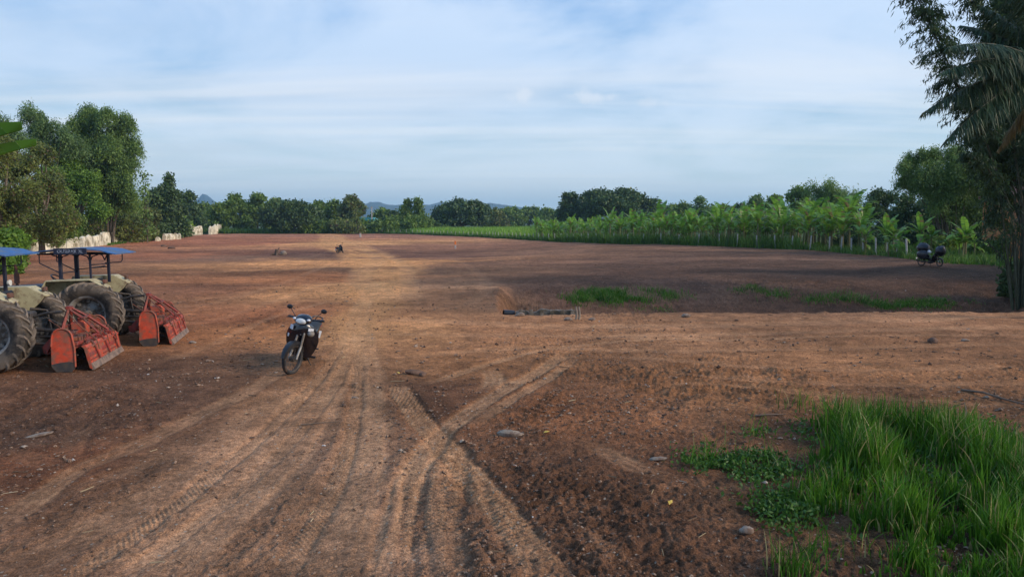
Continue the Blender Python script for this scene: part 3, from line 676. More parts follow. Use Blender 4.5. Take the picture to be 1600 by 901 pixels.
def crown_points(style, H, Wd, seed):
    """lumps of a crown: centres and radii in metres"""
    r = random.Random(seed); out = []
    if style == 'rain':
        n = 34
        for i in range(n):
            a = r.uniform(0, 6.283); q = math.sqrt(r.random()); x = math.cos(a) * q * Wd * .44; y = math.sin(a) * q * Wd * .44
            z = H * (0.60 + 0.31 * math.sqrt(max(0, 1 - q * q))) - r.uniform(0, .10) * H
            if i % 3 == 0: z -= H * r.uniform(.1, .32) * (0.4 + q * .6)
            out.append((x, y, z, r.uniform(.10, .155) * Wd * .8))
        for i in range(10):
            a = i / 10 * 6.283 + r.random(); out.append((math.cos(a) * Wd * .43, math.sin(a) * Wd * .43, H * r.uniform(.22, .52), .10 * Wd * r.uniform(.7, 1.1)))
    elif style == 'broad':
        for i in range(26):
            a = r.uniform(0, 6.283); t = r.uniform(0.16, 0.93); q = math.sqrt(r.random()) * math.sin(math.pi * min(1, (t * 0.82 + 0.14))) ** .7
            out.append((math.cos(a) * q * Wd * .40, math.sin(a) * q * Wd * .40, H * t, r.uniform(.12, .22) * Wd * .8 * (1.1 - .4 * t)))
        out.append((r.uniform(-.1, .1) * Wd, 0, H * .93, .13 * Wd))
    elif style == 'bush':
        for i in range(20):
            a = r.uniform(0, 6.283); q = math.sqrt(r.random()); t = r.uniform(.10, .88) * (1 - .35 * q)
            out.append((math.cos(a) * q * Wd * .42, math.sin(a) * q * Wd * .42, H * t, r.uniform(.13, .2) * Wd))
    elif style == 'bamboo':
        for i in range(15):
            a = r.uniform(0, 6.283); lean = r.uniform(.05, .42) * Wd; top = H * r.uniform(.72, .98)
            for k in range(5):
                t = .35 + .65 * k / 4; rr = lean * t ** 2.2 * 1.0
                out.append((math.cos(a) * rr, math.sin(a) * rr, top * (t if t < .85 else .85 + (t - .85) * .6), Wd * r.uniform(.08, .15) * (1.15 - .3 * t)))
    elif style == 'column':
        for i in range(11):
            t = .18 + .76 * i / 10; out.append((r.uniform(-.1, .1) * Wd, r.uniform(-.1, .1) * Wd, H * t, Wd * r.uniform(.28, .46) * (1.15 - .55 * t)))
    return out
def make_tree(name, loc, H, Wd, style, lm, n, leaf, label, cat='tree', group=None, seed=0, bark='bark', depth=1.0, clear=0.0, blobs=None):
    root = empty(name, loc, 0, label, cat, group); r = random.Random(seed); g = np.random.default_rng(seed + 100)
    blobs = blobs or crown_points(style, H, Wd, seed)
    if clear: blobs = [b for b in blobs if b[2] > clear * H] or blobs
    B = np.array(blobs); w = B[:, 3] ** 2; k = g.choice(len(B), n, p=w / w.sum())
    d = unit(g.normal(size=(n, 3))); rad = B[k, 3] * (0.25 + 0.85 * g.random(n) ** 0.55)
    # several sub-lumps make the outline ragged
    sub = unit(g.normal(size=(len(B), 9, 3))); sel = sub[k, g.integers(0, 9, n)]
    d2 = unit(d * 0.62 + sel * 0.75); sq = np.array([1, 1, 0.62 if style == 'rain' else 0.85])
    P = B[k, :3] + d2 * rad[:, None] * sq + g.normal(size=(n, 3)) * leaf * (.95 if style == 'bamboo' else .7)
    if style == 'bamboo':
        rh = np.hypot(P[:, 0] - B[k, 0], P[:, 1] - B[k, 1]); P[:, 2] -= 0.75 * rh ** 2 / B[k, 3] * g.uniform(.3, 1.1, n)
    P[:, 1] *= depth; P[:, 2] = np.maximum(P[:, 2], leaf * .5)
    down = {'bamboo': -1.1, 'rain': 0.0, 'broad': -0.25, 'bush': 0.1, 'column': 0.1}[style]
    D = unit(g.normal(size=(n, 3)) + np.array([0, 0, down]) + d2 * 0.6)
    ln = leaf * g.uniform(.6, 1.5, n); wd = ln * (0.27 if style == 'bamboo' else 0.62)
    V, F = leaves(P, D, ln, wd, g)
    mb = MB()
    if style == 'bamboo':
        for i in (range(0, len(blobs), 5) if len(blobs) == 75 else ()):
            b = blobs[i + 4] if i + 4 < len(blobs) else blobs[-1]; a = (r.uniform(-.05, .05) * Wd, r.uniform(-.05, .05) * Wd, -0.2)
            pts = [Vector(a)] + [Vector(blobs[j][:3]) for j in range(i, min(i + 5, len(blobs)))]; mb.tube(pts, [.07, .065, .055, .045, .03, .012][:len(pts)], 5)
    else:
        tr = max(.10, Wd * (.035 if style != 'rain' else .045)); fork = H * (.22 if style in ('rain', 'broad') else .12)
        mb.tube([(0, 0, -.3), (r.uniform(-.1, .1), 0, fork * .5), (r.uniform(-.15, .15), 0, fork)], [tr * 1.3, tr, tr * .85], 8)
        cand = sorted(blobs, key=lambda b: r.random())[:12]
        limb_tubes(mb, (0, 0, fork * .95), [(b[0], b[1] * depth, b[2]) for b in cand], tr * .55, r)
    if style == 'bamboo' and len(blobs) != 75:
        for bb in blobs: mb.tube([(bb[0] * .15 + r.uniform(-.3, .3), bb[1] * .2, -.2), (bb[0] * .5, bb[1] * .5, bb[2] * .6), bb[:3]], [.07, .05, .02], 5)
    mb.build('trunk', M[bark], root)
    mesh_np('crown', V, F, M[lm], root)
    return root
def tree_px(name, px, dist, top, wpx, style, lm, n, label, leaf=None, **k):
    n = int(n * 1.35)
    X = (px - 800) / FPX * dist; zg = float(Zm(X, dist)); H = CAM_H + (HOR - top) / FPX * dist - zg
    leaf = leaf or max(0.16, dist * 0.0034)
    if 'lumps' in k:
        rr = random.Random(int(px)); bl = []
        for (a, b, c) in k.pop('lumps'):
            bl.append(((a - px) / FPX * dist, rr.uniform(-1, 1) * c / FPX * dist * 1.1, CAM_H + (HOR - b) / FPX * dist - zg, c / FPX * dist))
        k['blobs'] = bl
    return make_tree(name, (X, dist, zg), H, wpx / FPX * dist, style, lm, n, leaf, label, seed=abs(int(px * 7 + dist)), **k)

# left side
tree_px('bamboo_clump', 10, 112, 182, 80, 'bamboo', 'leaf_pale', 12000, 'pale green bamboo clump rising at the left edge behind the olive tree', cat='bamboo', leaf=.42,
        lumps=[(-20, 190, 22), (2, 190, 16), (18, 196, 14), (-5, 215, 26), (22, 222, 24), (0, 250, 30), (35, 215, 12)])
tree_px('bamboo_clump', 80, 120, 163, 90, 'bamboo', 'leaf_pale', 22000, 'tall pale bamboo clump with a rounded tip above the leafy trees on the left', cat='bamboo', leaf=.40,
        lumps=[(62, 176, 12), (56, 188, 10), (70, 190, 13), (60, 205, 16), (82, 200, 13), (98, 202, 12), (110, 212, 12), (75, 220, 20), (98, 225, 20), (118, 230, 18), (85, 250, 26), (110, 258, 26)])
tree_px('bamboo_clump', 168, 128, 166, 150, 'bamboo', 'leaf_bamboo', 72000, 'tallest dark green bamboo clump with two drooping heads', cat='bamboo', leaf=.44,
        lumps=[(140, 186, 16), (152, 180, 13), (160, 188, 12), (133, 202, 14), (184, 188, 14), (198, 187, 13), (210, 193, 9), (214, 204, 7), (150, 212, 22), (176, 210, 16), (196, 210, 14), (188, 232, 20), (210, 226, 13), (219, 234, 9),
               (214, 250, 11), (150, 240, 24), (172, 250, 22), (200, 255, 17), (145, 268, 22), (170, 280, 22), (196, 282, 18), (212, 276, 11), (125, 225, 16), (128, 250, 18), (135, 290, 20), (160, 305, 24), (190, 308, 20), (214, 300, 11)])
tree_px('tree', 2, 66, 222, 210, 'broad', 'leaf_olive', 34000, 'broad olive tree with reddish brown twigs behind the tractors', leaf=.22)
tree_px('tree', 66, 82, 226, 120, 'broad', 'leaf_olive', 20000, 'olive tree with rusty leaf tips between the broad olive tree and the bright green tree', leaf=.24)
tree_px('tree', 122, 122, 250, 118, 'broad', 'leaf_bright', 26000, 'bright green leafy tree rising directly behind the left end of the pale wall', leaf=.34)
tree_px('tree', 92, 95, 262, 90, 'broad', 'leaf_mid', 14000, 'mid green tree in front of the bright green tree', leaf=.27)
tree_px('bush', 178, 140, 326, 96, 'bush', 'leaf_olive', 9000, 'olive shrub filling the foot of the tallest bamboo behind the pale wall')
tree_px('bush', 122, 122, 318, 80, 'bush', 'leaf_olive', 9000, 'brown stemmed thicket under the bright green tree', leaf=.28)
tree_px('tree', 172, 134, 300, 84, 'bush', 'leaf_olive', 12000, 'olive green thicket tree at the foot of the tallest bamboo')
tree_px('tree', 212, 154, 306, 90, 'bush', 'leaf_olive', 14000, 'dark bushy tree behind the green strip by the pale wall')
tree_px('sapling', 231, 136, 268, 26, 'column', 'leaf_bamboo', 420, 'thin sapling with sparse leaves against the sky beside the bamboo', cat='tree', leaf=.5)
tree_px('tree', 256, 180, 296, 84, 'broad', 'leaf_dark', 17000, 'dark rounded tree under the spiky treetop')
tree_px('spiky_tree', 268, 184, 272, 26, 'column', 'leaf_dark', 3200, 'narrow treetop with spiky upright fronds', cat='tree')
tree_px('bush', 262, 190, 330, 70, 'bush', 'leaf_dark', 7000, 'dark undergrowth beneath the spiky treetop')
tree_px('tree', 298, 250, 304, 60, 'broad', 'leaf_dark', 9000, 'dark flat topped tree right of the spiky treetop')
tree_px('tree', 322, 285, 315, 60, 'bush', 'leaf_mid', 9000, 'hazy green tree above the far end of the pale wall')
tree_px('bush', 293, 232, 340, 16, 'bush', 'leaf_lime', 1100, 'small lime green bush beside the far pale wall')
tree_px('bush', 8, 40, 344, 62, 'bush', 'leaf_bright', 9000, 'bright green leafy shrub behind the blue canopy of the cut off tractor', leaf=.22)
tree_px('bush', 60, 96, 352, 60, 'bush', 'leaf_olive', 9000, 'olive undergrowth shrub between the leafy shrub and the pale wall', leaf=.25)
tree_px('bush', 236, 160, 340, 40, 'bush', 'leaf_dark', 6000, 'dark low shrub above the grassy strip')
tree_px('bush', 205, 148, 345, 70, 'bush', 'leaf_olive', 6000, 'dull low shrub just behind the long pale wall piece')
for px, d, top, w, st, mt, lb in ((-110, 64, 215, 190, 'broad', 'leaf_mid', 'broad green tree just beyond the left edge beside the olive tree'), (-290, 70, 235, 200, 'broad', 'leaf_olive', 'dull green tree beyond the left edge'), (-470, 66, 225, 200, 'broad', 'leaf_mid', 'large green tree well beyond the left edge'), (-200, 110, 240, 160, 'bamboo', 'leaf_bamboo', 'bamboo clump beyond the left edge')):
    tree_px('tree' if st == 'broad' else 'bamboo_clump', px, d, top, w, st, mt, 12000, lb, cat='tree' if st == 'broad' else 'bamboo', leaf=.3)
# far tree line
FAR = [
 (345, 262, 322, 48, 'broad', 'leaf_mid', 5000, 'green tree at the left end of the far tree line'),
 (372, 268, 308, 58, 'broad', 'leaf_mid', 8000, 'rounded tree second from the left in the far tree line'),
 (404, 272, 306, 46, 'broad', 'leaf_mid', 6000, 'upright tree with two small treetops in the far tree line'),
 (432, 285, 314, 50, 'broad', 'leaf_mid', 5000, 'tree just behind the left edge of the dark wide tree'),
 (458, 256, 316, 92, 'rain', 'leaf_dark', 12000, 'wide dark purplish tree in the far tree line left of the dirt road end'),
 (500, 275, 318, 44, 'broad', 'leaf_mid', 5000, 'tree at the right shoulder of the dark wide tree'),
 (524, 280, 316, 40, 'broad', 'leaf_mid', 5000, 'tree above the end of the dirt road'),
 (550, 270, 310, 46, 'broad', 'leaf_olive', 7500, 'pointed greyish green tree just left of the teal roof'),
 (580, 256, 341, 50, 'bush', 'leaf_mid', 4500, 'low green bush in front of the teal roof'),
 (610, 254, 343, 50, 'bush', 'leaf_mid', 4500, 'low green bush right of the teal roof'),
 (545, 250, 343, 58, 'bush', 'leaf_olive', 4500, 'rounded yellowish bush at the end of the dirt road'),
 (500, 252, 345, 50, 'bush', 'leaf_mid', 3500, 'low green bush left of the yellowish bush'),
 (595, 300, 330, 46, 'broad', 'leaf_mid', 4500, 'low tree just right of the teal roof'),
 (618, 290, 333, 44, 'broad', 'leaf_dark', 4500, 'low dark tree below the gap in the hills'),
 (637, 268, 311, 20, 'column', 'leaf_mid', 2200, 'left of the two slim trees standing against the hills'),
 (654, 268, 313, 18, 'column', 'leaf_mid', 2200, 'right of the two slim trees standing against the hills'),
 (646, 262, 337, 66, 'bush', 'leaf_mid', 5000, 'green thicket at the foot of the two slim trees'),
 (680, 330, 340, 44, 'bush', 'leaf_mid', 3000, 'low green thicket left of the dark dome tree'),
 (722, 300, 314, 86, 'rain', 'leaf_dark', 13000, 'dark dome shaped tree behind the crop field'),
 (775, 360, 330, 40, 'broad', 'leaf_olive', 3500, 'brownish tree just right of the dark dome tree'),
 (800, 420, 326, 48, 'rain', 'leaf_mid', 3500, 'hazy distant tree above the crop field, left one of three'),
 (826, 430, 326, 46, 'rain', 'leaf_mid', 3500, 'hazy distant dome tree above the crop field, middle one of three'),
 (856, 400, 330, 40, 'broad', 'leaf_mid', 3000, 'hazy distant tree above the crop field, right one of three'),
 (888, 262, 304, 44, 'broad', 'leaf_dark', 7000, 'upright dark tree joined to the left side of the biggest dome tree'),
 (914, 268, 308, 40, 'broad', 'leaf_dark', 5000, 'dark tree between the upright tree and the biggest dome tree'),
 (964, 262, 298, 130, 'rain', 'leaf_dark', 26000, 'biggest dark dome shaped tree above the banana rows'),
 (1045, 400, 320, 42, 'rain', 'leaf_mid', 3000, 'hazy bluish dome tree right of the biggest dome tree'),
 (1068, 240, 320, 36, 'broad', 'leaf_mid', 3500, 'tree standing between the hazy dome and the grey green tree'),
 (1096, 225, 310, 54, 'broad', 'leaf_pale', 7000, 'rounded grey green tree above the banana rows'),
 (1128, 260, 324, 40, 'broad', 'leaf_mid', 3500, 'low tree right of the rounded grey green tree'),
 (1152, 200, 322, 40, 'broad', 'leaf_dark', 4000, 'small dark tree above the denser banana rows'),
 (1178, 180, 310, 46, 'broad', 'leaf_pale', 6000, 'grey green tree left of the taller bamboo group'),
 (1208, 160, 307, 46, 'broad', 'leaf_mid', 6000, 'tree touching the left side of the taller bamboo group'),
 (1245, 135, 292, 50, 'broad', 'leaf_bamboo', 7000, 'tree with a leaning treetop beside the mid distance bamboo'),
 (1290, 122, 280, 76, 'bamboo', 'leaf_bamboo', 16000, 'mid distance bamboo with feathery arching tips above the bananas'),
 (1330, 112, 290, 44, 'bamboo', 'leaf_bamboo', 5000, 'bamboo with one arching tip reaching right over the bananas'),
]
for px, d, top, w, st, lm, n, lb in FAR:
    tree_px('bamboo_clump' if st == 'bamboo' else ('bush' if st == 'bush' else 'tree'), px, d, top, w, st, lm, n, lb, cat='bamboo' if st == 'bamboo' else ('bush' if st == 'bush' else 'tree'))
# right side
RT = [
 (1372, 96, 300, 96, 'broad', 'leaf_dark', 16000, 'dark rounded tree behind the first separate bananas', .28),
 (1425, 84, 292, 90, 'bush', 'leaf_dark', 16000, 'dark tree behind the covered motorcycle', .27),
 (1480, 76, 285, 130, 'bush', 'leaf_dark', 20000, 'dark dense tree between the covered motorcycle and the brick house', .26),
 (1575, 66, 250, 110, 'bush', 'leaf_dark', 16000, 'dark dense tree behind the thick stems of the bamboo at the right edge', .26),
 (1650, 64, 120, 120, 'bush', 'leaf_dark', 12000, 'dark tall tree cut off by the right edge behind the palm', .26),
]
tree_px('tree', 1490, 62, 234, 200, 'bamboo', 'leaf_bamboo', 80000, 'airy feathery tree arching left above the covered motorcycle', cat='tree', leaf=.20,
        lumps=[(1406, 262, 12), (1418, 250, 12), (1436, 246, 12), (1455, 244, 14), (1478, 242, 15), (1500, 240, 14), (1412, 280, 14), (1430, 272, 17), (1450, 268, 18), (1475, 268, 20), (1425, 292, 14), (1448, 292, 18), (1475, 296, 22), (1500, 270, 22), (1530, 262, 24), (1560, 262, 26),
               (1500, 300, 24), (1530, 298, 26), (1560, 300, 20), (1480, 322, 20), (1515, 325, 22), (1540, 330, 18), (1455, 316, 14)])
tree_px('bamboo_clump', 1640, 30, -30, 200, 'bamboo', 'leaf_dark', 110000, 'dense dark bamboo mass filling the right edge behind the palm fronds', cat='bamboo', leaf=.18,
        lumps=[(1580, -20, 26), (1535, 20, 14), (1525, 100, 16), (1520, 150, 15), (1515, 210, 15), (1540, 160, 18), (1530, 240, 16), (1560, 20, 22), (1590, 30, 30), (1545, 60, 14), (1575, 80, 28), (1600, 90, 30), (1560, 120, 22), (1590, 140, 30), (1575, 180, 26), (1600, 200, 32), (1555, 205, 20), (1580, 240, 28), (1610, 240, 30), (1560, 250, 22), (1630, 100, 30), (1630, 200, 30), (1630, 20, 30), (1545, 300, 16), (1560, 150, 18), (1555, 340, 10), (1530, 190, 14), (1540, 240, 16)])
for px, d, top, w, st, lm, n, lb, lf in RT:
    t = tree_px('tree', px, d, top, w, st, lm, n, lb, leaf=lf, clear=0.20)
for px, d, top, w, n, mt, lb in ((1545, 52, 372, 60, 5000, 'leaf_mid', 'low shrub left of the bamboo stems at the right edge'), (1596, 30, 392, 46, 3500, 'leaf_dark', 'dark shrub around the foot of the bamboo stems'), (1470, 60, 372, 70, 4000, 'leaf_mid', 'low shrub in the shade behind the motorcycle with the bags'), (1340, 80, 362, 80, 5000, 'leaf_dark', 'dark shrub at the end of the dense banana rows')):
    tree_px('bush', px, d, top, w, 'bush', mt, n, lb, cat='bush', leaf=.16 if d < 55 else .22)
# trees beyond the right edge of the photograph: their shade lies over the right of the field
for (x, y, h, w, lb) in ((31, 25, 11, 10, 'shade tree standing just beyond the right edge nearest the dirt crossing'), (35, 35, 13, 13, 'shade tree standing beyond the right edge level with the ditch'), ):
    make_tree('tree', (x, y, 0), h, w, 'broad', 'leaf_dark', 9000, .36, lb, 'tree', None, seed=int(x * 3))

# ------------------------------------------------------------------ leaning bamboo and thicket at the right edge
def culm_cloud(path, g, spread, n_br, per, Lr, Wr, t0=0.25):
    """hanging leaf sprays along a culm"""
    P = np.array([list(p) for p in path]); seg = np.linalg.norm(np.diff(P, axis=0), axis=1); S = np.concatenate([[0], np.cumsum(seg)]); S /= S[-1]
    Ps = []; Ds = []
    for i in range(n_br):
        t = t0 + (1 - t0) * g.random() ** .9; c = np.array([np.interp(t, S, P[:, k]) for k in range(3)])
        a = g.uniform(0, 6.283); ln = spread * g.uniform(.35, 1.0) * (1.1 - .5 * t); dirv = np.array([math.cos(a), math.sin(a), g.uniform(-.1, .5)])
        m = per; s = g.random(m) ** .7; q = c + dirv[None] * (s * ln)[:, None]; q[:, 2] -= 0.55 * ln * s ** 2
        q += g.normal(size=(m, 3)) * .07; Ps.append(q); Ds.append(unit(g.normal(size=(m, 3)) * .5 + np.array([dirv[0] * .4, dirv[1] * .4, -.9])))
    P2 = np.concatenate(Ps); D2 = np.concatenate(Ds); n = len(P2)
    return leaves(P2, D2, g.uniform(*Lr, n), g.uniform(*Wr, n), g)
def right_bamboo():
    g = np.random.default_rng(5); base = gp(1600, 478); root = empty('bamboo_clump', base, 0, 'large bamboo clump at the right edge with one tall culm leaning left into the sky', 'bamboo')
    b = base; Y = b.y
    def loc(px, py, dY=0.0): return at_depth(px, py, Y + dY) - b
    culms = [[(1592, 470), (1580, 330), (1540, 220), (1500, 140), (1470, 75), (1440, 10), (1412, -40), (1395, -60)],
             [(1600, 470), (1598, 320), (1580, 200), (1560, 90), (1530, 0), (1500, -60)],
             [(1606, 470), (1608, 300), (1612, 150), (1600, 20), (1585, -80)],
             [(1584, 470), (1572, 380), (1562, 300), (1540, 255), (1500, 240)],
             [(1610, 470), (1640, 300), (1650, 150), (1640, 0), (1620, -80)],
             [(1590, 480), (1586, 400), (1595, 300), (1610, 200)],
             [(1596, 478), (1575, 410), (1545, 380), (1520, 372)]]
    V = []; F = []; k = 0; cm = MB()
    for i, c in enumerate(culms):
        path = [loc(px, py, (j / len(c)) * g.uniform(-1.5, 1.5)) for j, (px, py) in enumerate(c)]
        path[0].z = -0.15; n = len(path); cm.tube(path, [0.045 * (1 - .75 * j / (n - 1)) for j in range(n)], 6)
        nb, per, sp, t0 = ((250, 38, 1.35, .42), (140, 38, 1.3, .42), (180, 40, 1.4, .35), (60, 30, 1.0, .35), (90, 30, 1.4, .3), (34, 24, .8, .4), (6, 16, .4, .5))[i]
        v, f = culm_cloud(path, g, sp, nb, per, (.16, .30), (.030, .052), t0)
        V.append(v); F.append(f + k); k += len(v)
    # bare thin stems at the base
    for i in range(36):
        x = g.uniform(-.6, .6); y = g.uniform(-.6, .6); lx = g.uniform(-.5, .4); h = g.uniform(2.0, 4.2)
        cm.tube([(x * .6, y * .6, -.1), (x, y, h * .5), (x + lx, y, h)], [.040, .030, .010], 5)
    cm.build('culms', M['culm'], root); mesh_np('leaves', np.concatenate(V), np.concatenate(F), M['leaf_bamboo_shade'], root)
right_bamboo()

def coconut_palm():
    Y = 20.0; c = at_depth(1650, 118, Y); zg = ground_z(c.x, c.y); root = empty('coconut_palm', (c.x, c.y, zg), 0, 'coconut palm at the right edge with long drooping fronds', 'palm')
    mb = MB(); H = c.z - zg
    mb.tube([(0.5, .3, -.2), (.45, .25, 1.0), (.2, .1, H * .5), (0, 0, H)], [.22, .16, .13, .12], 10); mb.build('trunk', M['bark'], root)
    g = np.random.default_rng(3)
    tips = [(1480, 74), (1466, 116), (1440, 178), (1474, 226), (1560, 235), (1530, 8), (1500, 150), (1500, 40), (1600, -60), (1700, -60), (1790, 40), (1800, 140), (1780, 240), (1700, 280)]
    for i, (tx, ty) in enumerate(tips):
        dy = g.uniform(-1.6, 1.6); tip = at_depth(tx, ty, Y + dy) - Vector((c.x, c.y, zg)); a = Vector((0, 0, H)); L_ = (tip - a).length
        mid = a.lerp(tip, .45) + Vector((0, 0, .20 * L_)); pts = []
        for k in range(25):
            t = k / 24; pts.append(a * (1 - t) ** 2 + mid * 2 * t * (1 - t) + tip * t * t)
        sp = MB(); sp.tube(pts[::3] , [.03 - .026 * k / 8 for k in range(9)], 5)
        fr = sp.build('frond', M['culm'] if i != 4 else M['dead_wood'], root)
        P = np.array([list(p) for p in pts]); T = unit(np.gradient(P, axis=0)); n = 210; s = np.linspace(.10, .995, n)
        V = []; F = []; q = 0
        for side in (-1, 1):
            C = np.stack([np.interp(s, np.linspace(0, 1, 25), P[:, k]) for k in range(3)], 1); TT = np.stack([np.interp(s, np.linspace(0, 1, 25), T[:, k]) for k in range(3)], 1)
            sd_ = unit(np.cross(TT, np.array([0, 0, 1.0]))) * side
            dr = unit(sd_ * .75 + TT * .55 + np.array([0, 0, -.75]) + g.normal(size=(n, 3)) * .22)
            ll = (.92 * np.sin(math.pi * np.clip(s * .85 + .12, 0, 1)) + .12) * g.uniform(.75, 1.1, n) * min(1, L_ / 3.4)
            S2 = unit(np.cross(dr, g.normal(size=(n, 3)) * .3 + np.array([0, 0, 1.0])))
            w = .026
            p1 = C + dr * (ll * .5)[:, None]; p2 = p1 + unit(dr + np.array([0, 0, -.6])) * (ll * .5)[:, None]
            vv = np.stack([C - S2 * w * .5, C + S2 * w * .5, p1 + S2 * w * .6, p1 - S2 * w * .6, p2, p2 + 0.002], 1)
            for m_ in range(n):
                F.append((q, q + 1, q + 2, q + 3)); F.append((q + 3, q + 2, q + 5, q + 4)); q += 6
            V.append(vv.reshape(-1, 3))
        mesh_np('leaflets', np.concatenate(V), np.array(F), M['leaf_palm_dry'] if i == 4 else M['leaf_palm'], fr)
coconut_palm()

# ------------------------------------------------------------------ bananas
def banana_leaf(mb, base, ang, L, up, droop, W, rnd, tear=True):
    ca, sa = math.cos(ang), math.sin(ang); n = 12; pts = []; p = Vector(base); el = up; st = L / n
    for k in range(n + 1):
        pts.append(p.copy()); p = p + Vector((ca * math.cos(el), sa * math.cos(el), math.sin(el))) * st; el -= droop / n * (0.5 + 1.2 * k / n)
    side = Vector((-sa, ca, 0))
    for k in range(2, n):
        t0 = (k - 2) / (n - 2); t1 = (k - 1) / (n - 2)
        w0 = W * (math.sin(math.pi * min(1, t0 * .90 + .08)) ** .55); w1 = W * (math.sin(math.pi * min(1, t1 * .90 + .08)) ** .55) if t1 < 1 else 0.02
        for s in (-1, 1):
            j0 = rnd.uniform(.9, 1.05) if tear else 1; j1 = rnd.uniform(.85, 1.02) if tear else 1; dz = rnd.uniform(-.10, -.02) * W if tear else 0.12 * W
            gap = rnd.choice((0, 0, .25)) if tear else 0
            a = pts[k]; b = pts[k + 1].lerp(pts[k], gap); o0 = pts[k] + side * s * w0 * .5 * j0 + Vector((0, 0, dz + .06 * W)); o1 = b + side * s * w1 * .5 * j1 + Vector((0, 0, dz + .04 * W))
            mb.add([a, b, o1, o0] if s > 0 else [a, o0, o1, b], [(0, 1, 2, 3)], True)
    mb.tube(pts, [.030 * L / 2 * (1 - .85 * k / n) for k in range(n + 1)], 4, cap=False)
def make_banana(H, seed, name='banana_plant', label=None, loc=(0, 0, 0), stems=1, group=None, parts=False, leafup=(0.85, 1.5)):
    r = random.Random(seed); root = empty(name, loc, r.uniform(0, 6.28), label, 'banana plant', group)
    st = MB(); lf = MB()
    for s in range(stems):
        h = H * (1 if s == 0 else r.uniform(.55, .85)); ox, oy = (0, 0) if s == 0 else (r.uniform(-.6, .6), r.uniform(-.5, .5)); ph = h * .52; lean = r.uniform(-.12, .12)
        st.tube([(ox, oy, -.1), (ox + lean * .5, oy, ph * .5), (ox + lean, oy, ph)], [.11 * h / 4, .09 * h / 4, .055 * h / 4], 7)
        n = r.randint(7, 9); a0 = r.uniform(0, 6.28)
        for i in range(n):
            q = i / (n - 1); up = leafup[1] - (leafup[1] - leafup[0] + .25) * q * r.uniform(.8, 1.1)
            banana_leaf(lf, (ox + lean, oy, ph * (1 - .05 * q)), a0 + i * 2.4, h * r.uniform(.44, .58), up, r.uniform(.5, 1.2) + .8 * q, h * .155, r)
    st.build('stem', M['pseudostem'], root); lf.build('leaves', M['leaf_banana'], root); return root
BG = 'banana plants growing in rows behind the fence posts'
BL = 'leafy green banana plant in the rows behind the pale fence posts'
protos = [make_banana(4.6 + .25 * i, 40 + i, label=BL, group=BG, stems=1 + (i % 3)) for i in range(8)]
def along(P, s):
    seg = np.linalg.norm(np.diff(P, axis=0), axis=1); S = np.concatenate([[0], np.cumsum(seg)])
    s = min(max(s, 0), S[-1] - 1e-6); i = int(np.searchsorted(S, s, side='right') - 1); t = (s - S[i]) / seg[i]
    d = (P[i + 1] - P[i]) / seg[i]; return P[i] + (P[i + 1] - P[i]) * t, d
def px_of(x, y): return 800 + FPX * x / y
FL = float(np.linalg.norm(np.diff(FENCE, axis=0), axis=1).sum())
rb = random.Random(99); placed = 0; first = {}
spots = []
for i in range(1500):
    s = rb.uniform(0, FL); p, d = along(FENCE, s); off = 1.6 + 24 * rb.random() ** 1.5; nrm = np.array([-d[1], d[0]]); q = p + nrm * off
    px = px_of(*q)
    if px < 838 or px > 1352: continue
    if px > 1310 and off > 8: continue
    mind = 1.5 if q[1] < 120 else 2.2
    if any((q[0] - a) ** 2 + (q[1] - b) ** 2 < mind ** 2 for a, b in spots): continue
    spots.append((q[0], q[1]))
    if len(spots) >= 250: break
print('bananas', len(spots))
for i, (x, y) in enumerate(spots):
    k = i % 8; loc = (x, y, float(Zm(x, y))); sc = rb.uniform(.62, 1.02) * (0.85 if y > 110 else 1)
    if px_of(x, y) > 1225 and px_of(x, y) < 1345 and rb.random() < .4: sc *= 1.15
    if k not in first: first[k] = 1; protos[k].location = loc; protos[k].scale = (sc,) * 3
    else: copy_tree(protos[k], loc=loc, rz=rb.uniform(0, 6.28), sc=sc)
def single_banana(px, base, top, seed, label, stems=1, lu=(0.6, 1.45)):
    g = gp(px, base); H = (base - top) / FPX * g.y * 1.08; return make_banana(H, seed, loc=g, label=label, stems=stems, leafup=lu)
single_banana(1352, 398, 345, 201, 'short separate banana plant beside the end of the dense banana rows', 2, (.3, 1.3))
single_banana(1383, 398, 336, 202, 'banana clump with pale stems between two fence posts', 3)
single_banana(1398, 402, 352, 203, 'small banana plant with outspread leaves right of the pale stemmed clump', 2, (.2, 1.2))
single_banana(1434, 402, 338, 204, 'banana plant with one pale stem just left of the covered motorcycle', 1)
single_banana(1455, 402, 346, 205, 'low spreading banana plant directly behind the covered motorcycle', 2, (.3, 1.2))
single_banana(1508, 408, 340, 206, 'yellow green banana clump standing alone in the grass right of the covered motorcycle', 3)
single_banana(1522, 406, 358, 207, 'small dull banana sucker beside the lone banana clump', 2, (.3, 1.2))
def near_banana():
    root = empty('banana_plant', (-8.55, 9.3, ground_z(-8.55, 9.3)), 0, 'banana plant at the left edge with one large leaf reaching into the sky', 'banana plant'); r = random.Random(4)
    st = MB(); st.tube([(0, 0, -.1), (.05, 0, 1.5), (.1, 0, 2.9)], [.14, .12, .07], 10); st.build('stem', M['pseudostem'], root)
    def lf(nm, ang, L, up, dr, W):
        m = MB(); banana_leaf(m, (.1, 0, 2.85), ang, L, up, dr, W, r, tear=False); m.build(nm, M['leaf_banana'], root)
    lf('leaf', R(-3), 2.50, .61, .40, .62); lf('leaf', R(8), 2.35, .53, .30, .50)
    lf('leaf', R(150), 2.4, 1.0, 1.0, .5); lf('leaf', R(215), 2.4, .9, 1.2, .5); lf('leaf', R(100), 1.3, 1.4, .6, .4)
near_banana()

